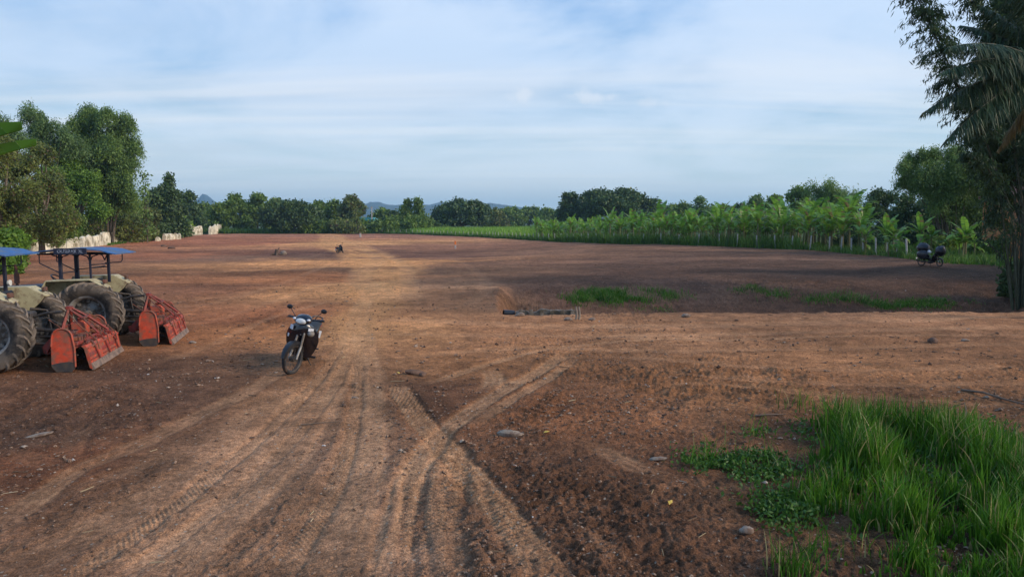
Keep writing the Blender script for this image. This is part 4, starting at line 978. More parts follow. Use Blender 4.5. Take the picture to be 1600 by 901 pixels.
# ------------------------------------------------------------------ grass, crop, verge (nobody could count the blades)
def blades(X, Y, Z, H, W, lean, g, segs=3, az=None):
    n = len(X); a = g.uniform(0, 2 * math.pi, n) if az is None else az; sx = np.cos(a); sy = np.sin(a); la = g.uniform(0, 2 * math.pi, n); lx = np.cos(la) * lean; ly = np.sin(la) * lean
    rows = []
    for k in range(segs + 1):
        t = k / segs; w = W * (1 - t ** 1.6) * .5 + .0008; cx = X + lx * H * t ** 2; cy = Y + ly * H * t ** 2; cz = Z + H * (t - .35 * lean * t ** 2.4)
        rows.append(np.stack([np.stack([cx - sx * w, cy - sy * w, cz], 1), np.stack([cx + sx * w, cy + sy * w, cz], 1)], 1))
    V = np.stack(rows, 1).reshape(-1, 3); m = 2 * (segs + 1); b = (np.arange(n) * m)[:, None, None]
    q = np.array([[2 * k, 2 * k + 1, 2 * k + 3, 2 * k + 2] for k in range(segs)])[None]
    return V, (b + q).reshape(-1, 4)
def scatter(polypx, n, g, gpz=True):
    P = np.array([[*gp(a, b)[:2]] for a, b in polypx]); lo = P.min(0); hi = P.max(0); xs = []; ys = []; c = 0
    while c < n:
        x = g.uniform(lo[0], hi[0], n * 2); y = g.uniform(lo[1], hi[1], n * 2); k = in_poly(P, x, y); xs.append(x[k]); ys.append(y[k]); c += k.sum()
    return np.concatenate(xs)[:n], np.concatenate(ys)[:n]
def build_grass():
    g = np.random.default_rng(21)
    poly = [(1250, 655), (1300, 650), (1380, 655), (1480, 668), (1600, 662), (1900, 680), (1900, 1100), (1440, 1100), (1350, 930), (1290, 850), (1230, 815), (1180, 800), (1240, 770), (1262, 730), (1285, 700), (1255, 680)]
    x, y = scatter(poly, 25000, g)
    d = fbm(x * 1.1, y * 1.1, 3, 200) + .42 * fbm(x * 4, y * 4, 2, 210)
    Pg = np.array([[*gp(a, b)[:2]] for a, b in poly]); ins = np.abs(seg_signed(np.vstack([Pg, Pg[:1]]), x, y)); keep = (d > -.02 - .30 * smooth(2.8, 4.8, x)) & (g.random(len(x)) < .12 + smooth(.0, .55, ins + .4 * fbm(x * 2, y * 2, 2, 222))); x = x[keep]; y = y[keep]; d = d[keep] - .35 * (1 - smooth(0, .5, ins[keep]))
    # tufts
    tx = np.round(x / .19 + .5 * vnoise(y * 3, x * 3, 9)) * .19; ty = np.round(y / .19 + .5 * vnoise(x * 3, y * 3, 10)) * .19; pull = g.uniform(.0, .8, len(x)); x = x * (1 - pull) + tx * pull; y = y * (1 - pull) + ty * pull
    H = (.13 + .70 * smooth(-.1, .6, d) * g.uniform(.25, 1.2, len(x))) * (0.55 + .55 * smooth(3.2, 4.6, x + .25 * (9 - y)))
    H = np.minimum(H, .60) * (1 - .35 * (d < .0))
    z = Zf(x, y, False)
    V, F = blades(x, y, z - .01, H, g.uniform(.008, .025, len(x)), g.uniform(.03, .65, len(x)) ** 1.3, g, 5)
    o = mesh_np('tall_grass', V, F, M['grass']); tag(o, 'lush tall green grass patch growing at the lower right of the dirt', 'grass', kind='stuff')
    # low weeds round the patch and in front of it
    Vs = []; Fs = []; k = 0
    for poly, n, hs in (([(1062, 718), (1120, 702), (1190, 712), (1240, 735), (1235, 755), (1150, 752), (1085, 740)], 2600, .09), ([(1160, 790), (1220, 768), (1300, 800), (1330, 850), (1250, 835), (1180, 812)], 2400, .10),
                        ([(1250, 660), (1420, 655), (1600, 670), (1600, 760), (1300, 760), (1240, 690)], 6000, .12), ([(1160, 672), (1200, 668), (1200, 684), (1165, 684)], 160, .06), ([(1340, 605), (1400, 600), (1410, 618), (1350, 618)], 0, .04)):
        if n == 0: continue
        x, y = scatter(poly, n, g); x = x + g.normal(0, .10, len(x)); y = y + g.normal(0, .14, len(x)); kk = fbm(x * 2.6, y * 2.6, 3, 300) + g.normal(0, .12, len(x)) > .02; x = x[kk]; y = y[kk]; z = Zf(x, y, False); P = np.stack([x, y, z + g.uniform(.01, hs, len(x))], 1)
        D = unit(g.normal(size=(len(x), 3)) + np.array([0, 0, .5])); v, f = leaves(P, D, g.uniform(.03, .075, len(x)), g.uniform(.018, .04, len(x)), g); Vs.append(v); Fs.append(f + k); k += len(v)
    o = mesh_np('low_weeds', np.concatenate(Vs), np.concatenate(Fs), M['weed']); tag(o, 'low leafy weeds creeping over the soil beside the tall grass', 'weeds', kind='stuff')
    # sparse single tufts
    xs = []; ys = []
    for (px, py, n, s) in ((1237, 900, 120, .10), (1500, 1000, 0, 1), (1100, 720, 60, .12), (1280, 870, 20, .1), (1268, 640, 60, .2), (1180, 680, 14, .1), (1215, 735, 40, .2), (1340, 880, 30, .2)):
        if n: q = gp(px, py); xs.append(g.normal(q.x, s, n)); ys.append(g.normal(q.y, s, n))
    x = np.concatenate(xs); y = np.concatenate(ys); V, F = blades(x, y, Zf(x, y, False), g.uniform(.10, .42, len(x)), g.uniform(.005, .011, len(x)), g.uniform(.1, .7, len(x)), g, 4)
    o = mesh_np('grass_tufts', V, F, M['grass']); tag(o, 'sparse yellowish grass tufts at the edge of the grass patch', 'grass', kind='stuff')
    # grass in the ditch
    Vs = []; Fs = []; k = 0
    for poly, n, h in (([(885, 467), (905, 458), (960, 454), (1040, 456), (1060, 464), (1040, 472), (960, 474), (930, 480), (915, 474)], 11000, .30),
                       ([(1150, 452), (1190, 446), (1215, 456), (1270, 464), (1270, 472), (1200, 464)], 3600, .22),
                       ([(1285, 466), (1320, 458), (1345, 466), (1345, 476), (1290, 474)], 3000, .30), ([(1345, 474), (1480, 469), (1510, 474), (1440, 481), (1350, 481)], 5500, .2), ([(1000, 478), (1040, 476), (1050, 486), (1010, 488)], 500, .15), ([(880, 462), (900, 460), (900, 480), (880, 480)], 300, .2)):
        x, y = scatter(poly, n, g); x = x + g.normal(0, .45, len(x)); y = y + g.normal(0, .28, len(x)); kk = fbm(x * 1.1, y * .7, 3, 330) + g.normal(0, .22, len(x)) > .08; x = x[kk]; y = y[kk]
        v, f = blades(x, y, Zf(x, y, False) - .02, h * g.uniform(.4, 1.2, len(x)), g.uniform(.014, .028, len(x)), g.uniform(.2, .9, len(x)), g, 2); Vs.append(v); Fs.append(f + k); k += len(v)
    o = mesh_np('ditch_grass', np.concatenate(Vs), np.concatenate(Fs), M['grass']); tag(o, 'bright green grass strip growing on the far bank of the ditch', 'grass', kind='stuff')
    # verge under the bananas and behind the fence
    xs = []; ys = []; hs = []; 
    for i in range(34000):
        s = g.uniform(0, FL); p, d = along(FENCE, s); off = g.random() ** 1.6 * (9 if p[1] < 90 else 5) - .3; q = p + np.array([-d[1], d[0]]) * off; px = px_of(*q)
        if px < 560: continue
        if px > 1575: continue
        xs.append(q[0]); ys.append(q[1]); hs.append(g.uniform(.5, 1.3) * (.62 if px < 870 else (1.1 if px < 1250 else .5)))
    x = np.array(xs); y = np.array(ys); h = np.array(hs) * 1.4
    V, F = blades(x, y, Zf(x, y, False) - .05, h, y * .0011 * g.uniform(.6, 1.4, len(x)), g.uniform(.1, .7, len(x)), g, 2)
    o = mesh_np('verge_grass', V, F, M['verge']); tag(o, 'dark green grass verge along the fence posts under the bananas', 'grass', kind='stuff')
    # bright grass on the right under the separate bananas
    x, y = scatter([(1180, 386), (1300, 391), (1400, 402), (1480, 412), (1575, 420), (1600, 395), (1400, 384), (1250, 380)], 16000, g)
    V, F = blades(x, y, Zf(x, y, False) - .03, g.uniform(.15, .45, len(x)), y * .0011 * g.uniform(.6, 1.4, len(x)), g.uniform(.2, .9, len(x)), g, 2)
    o = mesh_np('bank_grass', V, F, M['grass']); tag(o, 'bright grass bank beneath the separate banana plants on the right', 'grass', kind='stuff')
    # strip by the pale wall
    x, y = scatter([(168, 384), (200, 380), (236, 377), (236, 373), (205, 374), (170, 378)], 6000, g)
    V, F = blades(x, y, Zf(x, y, False) - .05, g.uniform(.2, .6, len(x)), g.uniform(.1, .2, len(x)), g.uniform(.2, .9, len(x)), g, 2)
    o = mesh_np('wall_grass', V, F, M['grass']); tag(o, 'green grassy strip in front of the pale wall', 'grass', kind='stuff')
    # dark rough growth at the foot of the far tree line
    x = g.uniform(-125, -32, 9000); y = 249 + 9 * g.random(9000) ** 1.5 + .0 * x
    V, F = blades(x, y, np.full(len(x), -1.1), g.uniform(.8, 2.6, len(x)), g.uniform(.3, .5, len(x)), g.uniform(.2, .9, len(x)), g, 2)
    o = mesh_np('field_edge_grass', V, F, M['verge']); tag(o, 'dark rough growth at the foot of the far tree line', 'grass', kind='stuff')
    # crop
    n = 52000; x = g.uniform(-36, 62, n); y = g.uniform(104, 300, n); f = -seg_signed(FENCE, x, y); px = 800 + FPX * x / y
    k = (f > 1.6) & (px > 640) & (px < 868 + g.uniform(-12, 12, n)) & ((x > -34) | (y > 248)); x = x[k]; y = y[k]; x2 = np.round(x / 1.1) * 1.1 + g.normal(0, .10, len(x))
    V, F = blades(x2, y, Zm(x2, y), g.uniform(1.7, 2.9, len(x)), g.uniform(.13, .26, len(x)) * y / 170, g.uniform(.1, .8, len(x)), g, 2)
    o = mesh_np('crop_field', V, F, M['crop']); tag(o, 'light green standing crop beyond the fence left of the banana rows', 'crop', kind='stuff')
build_grass()

# ------------------------------------------------------------------ clods, stones, twigs on the soil
def build_debris():
    g = np.random.default_rng(8); n = 62000
    t = g.random(n); r = 1.0 / (1 / 3.7 + (1 / 60 - 1 / 3.7) * t ** .8); a = g.uniform(R(-41), R(41), n); x = np.sin(a) * r; y = np.cos(a) * r
    dz, li, cm = apply_tracks(x, y); keep = (cm < .5) | (g.random(n) < .25)
    dd = fbm(x * .5, y * .5, 2, 400); keep &= (dd > .0) | (g.random(n) < .22)
    f = seg_signed(FENCE, x, y); keep &= f > 0
    x = x[keep]; y = y[keep]; r = r[keep]; n = len(x); z = Zf(x, y)[0]
    s = (.005 + .020 * g.random(n) ** 6) * np.clip(r / 8, .8, 1.7)
    base = np.array([(1, 0, 0), (-1, 0, 0), (0, 1, 0), (0, -1, 0), (0, 0, .8), (0, 0, -.6), (.6, .6, .35), (-.6, .6, .3), (.6, -.6, .35), (-.6, -.6, .3)])
    fac = np.array([(0, 6, 4), (6, 2, 4), (2, 7, 4), (7, 1, 4), (1, 9, 4), (9, 3, 4), (3, 8, 4), (8, 0, 4), (0, 5, 6), (6, 5, 2), (2, 5, 7), (7, 5, 1), (1, 5, 9), (9, 5, 3), (3, 5, 8), (8, 5, 0)])
    V = base[None] * (1 + g.uniform(-.3, .3, (n, 10, 1))) * s[:, None, None] * g.uniform(.6, 1.5, (n, 1, 3)); rot = g.uniform(0, 6.28, n); c, s_ = np.cos(rot)[:, None], np.sin(rot)[:, None]
    V = np.stack([V[:, :, 0] * c - V[:, :, 1] * s_, V[:, :, 0] * s_ + V[:, :, 1] * c, V[:, :, 2]], -1) + np.stack([x, y, z + s * .15], 1)[:, None]
    F = (np.arange(n) * 10)[:, None, None] + fac[None]
    o = mesh_np('clods', V.reshape(-1, 3), F.reshape(-1, 3), M['clods'], smooth_=False); tag(o, 'crumbs of soil and small pale stones strewn over the dirt', 'soil crumbs', kind='stuff')
    n = 420; t = g.random(n); r = 1.0 / (1 / 3.8 + (1 / 26 - 1 / 3.8) * t); a = g.uniform(R(-40), R(38), n); x = np.sin(a) * r; y = np.cos(a) * r; z = Zf(x, y)[0]
    V = []; F = []
    L = g.uniform(.03, .18, n) * np.clip(r / 9, .7, 1.6); an = g.uniform(0, 3.14, n); w = g.uniform(.002, .005, n) * np.clip(r / 9, 1, 2)
    dx, dy = np.cos(an) * L / 2, np.sin(an) * L / 2; px_, py_ = -np.sin(an) * w, np.cos(an) * w
    b0 = np.stack([x - dx, y - dy, z + .006], 1); b1 = np.stack([x + dx, y + dy, z + .010], 1); p = np.stack([px_, py_, 0 * px_], 1); u = np.stack([0 * w, 0 * w, w * 1.8], 1)
    V = np.stack([b0 - p, b0 + p, b0 + u, b1 - p, b1 + p, b1 + u], 1).reshape(-1, 3); i = (np.arange(n) * 6)[:, None, None]
    F = (i + np.array([(0, 1, 4, 3), (1, 2, 5, 4), (2, 0, 3, 5)])[None]).reshape(-1, 4)
    o = mesh_np('twig_litter', V, F, M['twigs']); tag(o, 'dry straw and twig bits lying on the dirt', 'litter', kind='stuff')
build_debris()
def rock(px, py, size, label, seed, m='stone', name='stone', cat='stone', rz=0.0, sink=.25):
    q = gp(px, py); r = random.Random(seed); mb = MB(); mb.ball((0, 0, 0), (size[0], size[1], size[2]), 12, 8, .11, r)
    o = mb.build(name, M[m]); o.location = (q.x, q.y, ground_z(q.x, q.y) + size[2] * (.5 - sink)); o.rotation_euler = (r.uniform(-.2, .2), r.uniform(-.2, .2), rz); return tag(o, label, cat)
rock(797, 680, (.36, .13, .11), 'long grey brown chunk lying right of the crossing tyre tracks', 1, rz=-.12)
rock(1166, 834, (.13, .11, .08), 'rounded grey stone beside the grass patch', 2)
rock(1028, 718, (.22, .10, .05), 'flat pale stone left of the low weeds', 3)
rock(62, 684, (.34, .12, .04), 'pale flat slab lying on the dark soil at the left', 4, m='stone', rz=.3)
rock(555, 619, (.12, .08, .05), 'small whitish stone on the light road just below the parked motorcycle', 5)
rock(1457, 538, (.22, .2, .16), 'dark soil clod on the right hand road', 6, m='soil_lump', name='soil_clod', cat='soil clod')
rock(1508, 536, (.2, .12, .08), 'pale clod right of the dark clod on the right hand road', 7)
rock(1218, 594, (.08, .07, .05), 'small white pebble on the orange ground left of the grass', 8)
rock(650, 580, (.42, .16, .12), 'dark clod pile between the tyre tracks near the crossing', 9, m='soil_lump', name='soil_clod', cat='soil clod', rz=.2)
rock(660, 583, (.14, .12, .10), 'small dark clod touching the clod pile near the crossing', 10, m='soil_lump', name='soil_clod', cat='soil clod')
rock(301, 537, (.16, .12, .07), 'whitish stone just beside the far red rotary tiller', 11)
rock(443, 397, (.8, .6, .6), 'pale boulder beside the dark stump in the cleared field', 12, m='stone', name='boulder', cat='boulder')
rock(268, 389, (1.2, .6, .35), 'larger of two small reddish soil heaps near the pale wall', 13, m='soil_lump', name='soil_heap', cat='soil heap')
rock(256, 386, (1.0, .7, .4), 'smaller of two reddish soil heaps near the pale wall', 14, m='soil_lump', name='soil_heap', cat='soil heap')
def stump():
    q = gp(432, 399); r = random.Random(2); root = MB()
    root.tube([(0, 0, -.2), (0, 0, .4), (.15, 0, .9)], [.42, .34, .30], 10)
    for a in (0.2, 1.4, 2.6, 3.6, 5.0): root.tube([(0, 0, .3), (math.cos(a) * .7, math.sin(a) * .7, .15), (math.cos(a) * 1.3, math.sin(a) * 1.1, -.05)], [.18, .13, .05], 6)
    root.tube([(.1, 0, .7), (.5, .1, 1.1), (.55, .1, 1.25)], [.14, .1, .03], 6)
    o = root.build('tree_stump', M['stump']); o.scale = (.62, .62, .75); o.location = (q.x, q.y, ground_z(q.x, q.y)); tag(o, 'dark uprooted stump standing in the cleared field left of the far motorcycle', 'stump')
stump()
def stick(pts, rad, label):
    P = []
    for a, b, dz in pts: q = gp(a, b); P.append((q.x, q.y, ground_z(q.x, q.y) + dz))
    mb = MB(); o0 = Vector(P[0]); n = len(P); mb.tube([Vector(p) - o0 for p in P], [rad * (1 - .6 * i / (n - 1)) for i in range(n)], 6); o = mb.build('branch', M['dead_wood']); o.location = o0; tag(o, label, 'branch')
stick([(1502, 613, .03), (1535, 620, .05), (1570, 630, .03), (1600, 638, .02), (1640, 645, .02)], .022, 'long bare branch lying on the ground above the grass patch')
stick([(1180, 652, .02), (1205, 654, .03), (1224, 652, .01)], .016, 'short pale stick left of the grass patch top')
stick([(1440, 657, .05), (1505, 668, .30), (1508, 690, .35), (1500, 700, .1)], .008, 'thin dark bent twig poking out of the grass')
stick([(470, 664, .02), (500, 662, .02), (528, 660, .01)], .010, 'thin twig lying on the light road below the parked motorcycle')
def fallen_leaf(px, py, s, label, rz):
    q = gp(px, py); mb = MB(); mb.add([(-s, 0, .0), (-.3 * s, -.45 * s, .012), (.5 * s, -.3 * s, .02), (s, 0, .01), (.5 * s, .35 * s, .004), (-.3 * s, .4 * s, .02), (0, 0, .022)], [(0, 1, 6), (1, 2, 6), (2, 3, 6), (3, 4, 6), (4, 5, 6), (5, 0, 6)]); o = mb.build('fallen_leaf', M['leaf_litter'])
    o.location = (q.x, q.y, ground_z(q.x, q.y) + .012); o.rotation_euler = (0, 0, rz); tag(o, label, 'leaf')
fallen_leaf(855, 681, .06, 'small yellow leaf right of the long grey brown chunk', .4)
fallen_leaf(1047, 793, .055, 'yellow fallen leaf on the dark soil left of the grass patch', 1.2)
fallen_leaf(622, 580, .06, 'yellowish leaf scrap beside the clod pile', 2.2)

# ------------------------------------------------------------------ walls, posts, houses
def pale_wall(px0, px1, b0, b1, h0, h1, seed, label):
    A = gp(px0, b0); B = gp(px1, b1); r = random.Random(seed); L_ = (B - A).length; n = max(3, int(L_ / 1.6)); d = (B - A).normalized(); nrm = Vector((-d.y, d.x, 0)).normalized()
    H0 = 1.12 * h0 / FPX * A.y; H1 = 1.12 * h1 / FPX * B.y; mb = MB(); rings = []
    for i in range(n + 1):
        t = i / n; p = (B - A) * t; h = (H0 + (H1 - H0) * t) * (1 + r.uniform(-.20, .08)); w = .28 + r.uniform(-.1, .1); o = nrm * r.uniform(-.2, .2)
        rings.append([p + o - nrm * w + Vector((0, 0, -.3)), p + o - nrm * (w + r.uniform(-.08, .15)) + Vector((0, 0, h * .55)), p + o - nrm * w * .6 + Vector((0, 0, h * .97)), p + o + nrm * w * .5 + Vector((0, 0, h)), p + o + nrm * w + Vector((0, 0, h * .5)), p + o + nrm * w + Vector((0, 0, -.3))])
    mb.loft(rings, sm=False); o = mb.build('low_wall', M['pale_wall']); o.location = A; return tag(o, label, 'wall', kind='thing')
pale_wall(128, 169, 388, 382, 18, 17, 1, 'pale crumbling low wall piece nearest the tractors')
pale_wall(174, 183, 381, 380, 15, 15, 2, 'short pale wall stub just right of the wooden gatepost')
pale_wall(187, 232, 380, 376, 15, 13, 3, 'long pale wall piece behind the grassy strip')
pale_wall(244, 248, 377, 376.5, 6, 6, 4, 'tiny pale wall remnant under the dark bush')
pale_wall(257, 272, 375, 374, 9, 8, 5, 'low pale wall piece right of the tiny remnant')
pale_wall(274, 281, 374, 373.5, 9, 8, 6, 'pale yellowish wall stub between two low wall pieces')
pale_wall(283, 316, 368, 366.5, 13, 13, 7, 'pale wall piece beneath the hazy green tree')
pale_wall(327, 349, 366.5, 364, 12, 14, 8, 'farthest pale wall piece at the corner of the field')
pale_wall(40, 75, 398, 395, 22, 20, 9, 'pale wall piece glimpsed between the shrubs behind the tractors')
pale_wall(82, 118, 394, 390, 20, 18, 10, 'pale wall piece beside the red stemmed shrubs')
def simple_post(px, base, hpx, w, m, label, group=None, name='post', band=None, tilt=0):
    q = gp(px, base); H = hpx / FPX * q.y; mb = MB(); mb.box((0, 0, H / 2 - .1), (w, w, H + .2), bev=w * .12)
    if band:
        root = empty(name, q, 0, label, 'post', group); o = mb.build('shaft', M[m], root); b = MB(); b.box((0, 0, H * .72), (w * 1.12, w * 1.12, H * .52), bev=w * .1); b.build('painted_band', M[band], root); return root
    o = mb.build(name, M[m]); o.location = q; o.rotation_euler = (0, tilt, 0); return tag(o, label, 'post', group)
simple_post(171, 382, 19, .22, 'pale_bark', 'wooden gatepost standing in the gap of the pale wall')
simple_post(711.5, 388, 12, .22, 'post', 'white marker post with orange top in the middle of the field', band='orange_paint', name='marker_post')
simple_post(563, 370.5, 5.5, .45, 'post', 'small white marker post near the end of the dirt road', name='marker_post')
simple_post(543, 364.8, 4, .5, 'post', 'tiny pale post at the field edge below the yellowish bush', name='marker_post')
simple_post(979, 381, 5, .3, 'post', 'stubby white marker post with orange base by the bananas', name='marker_post')
for i, (px, py) in enumerate(((455, 430), (740, 470))): pass
# fence posts: one mesh, individual objects
pm = MB(); pm.box((0, 0, .65), (.11, .11, 1.7), bev=.015); pproto = pm.build('fence_post', M['post']); tag(pproto, 'pale concrete fence post in the row before the bananas', 'post', 'fence posts along the bananas')
rp = random.Random(31); s = 4.0; k = 0
while s < FL - 6:
    p, d = along(FENCE, s); px = px_of(*p)
    if px > 1425: break
    o = pproto if k == 0 else pproto.copy()
    if k: col.objects.link(o)
    o.location = (p[0], p[1], float(Zm(*p)) + rp.uniform(-.15, .05)); o.rotation_euler = (rp.uniform(-.06, .06), rp.uniform(-.07, .07), rp.uniform(-.3, .3)); k += 1; s += 3.3 if px < 1100 else 2.6
print('posts', k)
def far_house():
    q = at_depth(575, 345, 262); root = empty('far_house', (q.x, q.y, -1.0), 0, 'distant house with a teal roof peeping over the far trees', 'house')
    b = MB(); b.box((0, 0, 2.2), (7, 6, 4.4)); b.build('wall', M['render_wall'], root)
    r = MB(); r.prism([(-3.8, 4.35), (3.8, 4.35), (2.4, 5.7), (-2.4, 5.7)], -3.5, 3.5); r.build('roof', M['teal'], root)
    for dx in (-2.8, 1.6): w = MB(); w.box((dx, -3.02, 2.6), (1.3, .08, 1.4)); w.build('window', M['dark_opening'], root)
    mb = MB(); mb.tube([(0, 0, -.3), (0, 0, 9.6)], [.22, .16], 8); mb.box((0, 0, 9.2), (1.0, .2, .25)); o = mb.build('pole', M['post']); p = at_depth(581, 345, 258); o.location = (p.x, p.y, -1); tag(o, 'white pole standing in front of the teal roof', 'pole')
    for i, px in enumerate((676, 679.5)):
        mb = MB(); mb.tube([(0, 0, -.3), (0, 0, 8.2 - i)], [.2, .13], 6); mb.box((0, 0, 7.8 - i), (.9, .12, .15)); o = mb.build('pole', M['post']); p = at_depth(px, 345, 330); o.location = (p.x, p.y, -1)
        tag(o, ('taller of the two thin poles left of the dark dome tree', 'shorter of the two thin poles left of the dark dome tree')[i], 'pole')
    # brick house at the right edge
    q = gp(1604, 396); root = empty('brick_house', (37.0, 50, 0.2), R(-8), 'orange brick house glimpsed between the trees at the right edge', 'house')
    b = MB(); b.box((2.2, 2.5, 2.2), (7.2, 5, 4.4)); b.build('wall', M['brick'], root)
    r = MB(); r.prism([(-1.5, 4.42), (6.0, 4.42), (6.0, 4.6), (2.2, 6.0), (-1.5, 4.6)], -.6, 5.6); r.build('roof', M['rust'], root)
    w = MB(); w.box((-.2, -.03, 1.6), (1.2, .08, 2.0), bev=.02); w.build('window', M['dark_opening'], root)
    for dx in (-1.2, .9): p = MB(); p.box((dx, -.55, 1.5), (.18, .18, 3.2), bev=.02); p.build('pillar', M['render_wall'], root)
far_house()
for (px, b, h, lb) in ((1557, 392, 28, 'white painted trunk post left of the brick house'), (1571, 396, 34, 'white post in front of the brick house')): simple_post(px, b, h, .14, 'render_wall', lb)

# ------------------------------------------------------------------ culvert wall, pipe and stakes at the near lip of the ditch
def culvert():
    A = gp(806, 497); root = empty('culvert_wall', (A.x, 22.9, 0), 0, 'weathered concrete culvert wall at the near end of the ditch', 'wall')
    root['kind'] = 'thing'
    x1 = (903 - 800) / FPX * 22.9 - A.x; r = random.Random(3); mb = MB(); rings = []
    for i in range(13):
        x = x1 * i / 12; t = -.03 + r.uniform(-.09, .05); rings.append([(x, 0, -1.3), (x, 0, t), (x, .22, t + r.uniform(-.02, .02)), (x, .22, -1.3)])
    mb.loft(rings, sm=False); mb.build('wall', M['concrete'], root)
    for i in range(6): b = MB(); b.box((x1 * (i + .5) / 6, -.035, -.45 ), (.12, .07, .9), bev=.01); b.build('rib', M['concrete'], root)
    p = at_depth(795, 489, 23.2); mb = MB(); mb.lathe([(.12, -.18), (.12, .18), (.10, .18), (.10, -.18)], (0, 0, 0), 'X', 18); o = mb.build('drain_pipe', M['black_plastic']); o.location = (p.x, 23.2, p.z - .02); o.rotation_euler = (0, .1, .25); tag(o, 'black drain pipe end lying left of the concrete culvert wall', 'pipe')
    for i, px in enumerate((900, 904.5)):
        q = gp(px, 498); mb = MB(); mb.tube([(0, 0, -.2), (.02, 0, .18), (.0, 0, .36)], [.04, .035, .03], 6); o = mb.build('stake', M['pale_bark']); o.location = (q.x, q.y, ground_z(q.x, q.y)); tag(o, ('left of the two wooden stakes at the culvert wall end', 'right of the two wooden stakes at the culvert wall end')[i], 'stake')
    for i, (px, py, s, lb) in enumerate(((888, 500, .25, 'grey rubble stone at the foot of the stakes'), (812, 492, .3, 'pale broken stone beside the drain pipe'), (925, 500, .2, 'rubble stone right of the stakes'), (1072, 497, .28, 'stone on the lip of the ditch'), (1210, 462, .16, 'white scrap on the ditch bank'))): rock(px, py, (s, s * .7, s * .5), lb, 60 + i)
culvert()
#OBJECTS#
# ------------------------------------------------------------------ tractors with rotary tillers
def ring(mb, c, Ro, Ri, w, axis='Y', seg=40, bulge=0.12):
    h = w / 2
    prof = [(Ri, -h * .62), (Ri + (Ro - Ri) * .35, -h * 1.0), (Ri + (Ro - Ri) * .72, -h * 1.02), (Ro - .02, -h * .86), (Ro, -h * .4), (Ro + .006, 0), (Ro, h * .4), (Ro - .02, h * .86), (Ri + (Ro - Ri) * .72, h * 1.02), (Ri + (Ro - Ri) * .35, h * 1.0), (Ri, h * .62)]
    mb.lathe(prof, c, axis, seg)
def tractor_wheel(root, c, Ro, Ri, w, nl, name, sgn):
    mb = MB(); ring(mb, c, Ro - .035, Ri, w, seg=48); t = mb.build(name, M['tyre'], root)
    lg = MB()
    for side in (-1, 1):
        for k in range(nl):
            a0 = 2 * math.pi * (k + (.5 if side > 0 else 0)) / nl; vs = []
            for j, (yy, da, rr) in enumerate(((.0, .0, 1.0), (.22, .07, 1.0), (.42, .17, .985), (.50, .23, .93), (.51, .26, .84))):
                for dw in (-.021, .021):
                    for h in (-.05, .0):
                        a = a0 + da * 1.25 + dw / Ro * (1.1 + .6 * (j == 0)); r_ = Ro * rr + h
                        vs.append(Vector((math.cos(a) * r_, side * yy * w, math.sin(a) * r_)) + Vector(c))
            fs = []
            for j in range(4):
                b = j * 4; fs += [(b + 1, b + 3, b + 7, b + 5), (b, b + 1, b + 5, b + 4), (b + 2, b + 6, b + 7, b + 3)]
            fs += [(0, 2, 3, 1), (16, 17, 19, 18)]; lg.add(vs, fs)
    lg.build('tread_lugs', M['lug'], t)
    rm = MB(); rm.lathe([(Ri + .015, -w * .34), (Ri - .02, -w * .30), (Ri - .05, -w * .1), (Ri - .05, w * .1), (Ri - .02, w * .30), (Ri + .015, w * .34), (Ri + .005, w * .34), (Ri - .035, w * .27), (Ri - .065, w * .1), (Ri - .065, -w * .1), (Ri - .035, -w * .27), (Ri + .005, -w * .34)], c, 'Y', 40)
    off = -sgn * w * .06; rm.lathe([(0.0, off), (.10, off), (Ri * .45, off - .02 * sgn), (Ri * .8, off + .05), (Ri - .05, off + .05), (Ri - .05, off + .065), (Ri * .8, off + .065), (Ri * .45, off), (0.0, off + .02)], c, 'Y', 32)
    for k in range(8):
        a = 2 * math.pi * k / 8; rm.box((c[0] + math.cos(a) * (Ri - .11), c[1] + off, c[2] + math.sin(a) * (Ri - .11)), (.07, .09, .07), bev=.01)
        rm.lathe([(.0, off - .04), (.02, off - .04), (.02, off + .06), (.0, off + .06)], (c[0] + math.cos(a) * .12, c[1], c[2] + math.sin(a) * .12), 'Y', 6)
    rm.lathe([(0, -.10), (.08, -.09), (.08, .09), (0, .10)], (c[0], c[1] + off + sgn * .03, c[2]), 'Y', 16); rm.build('rim', M['rim'], t)
    return t
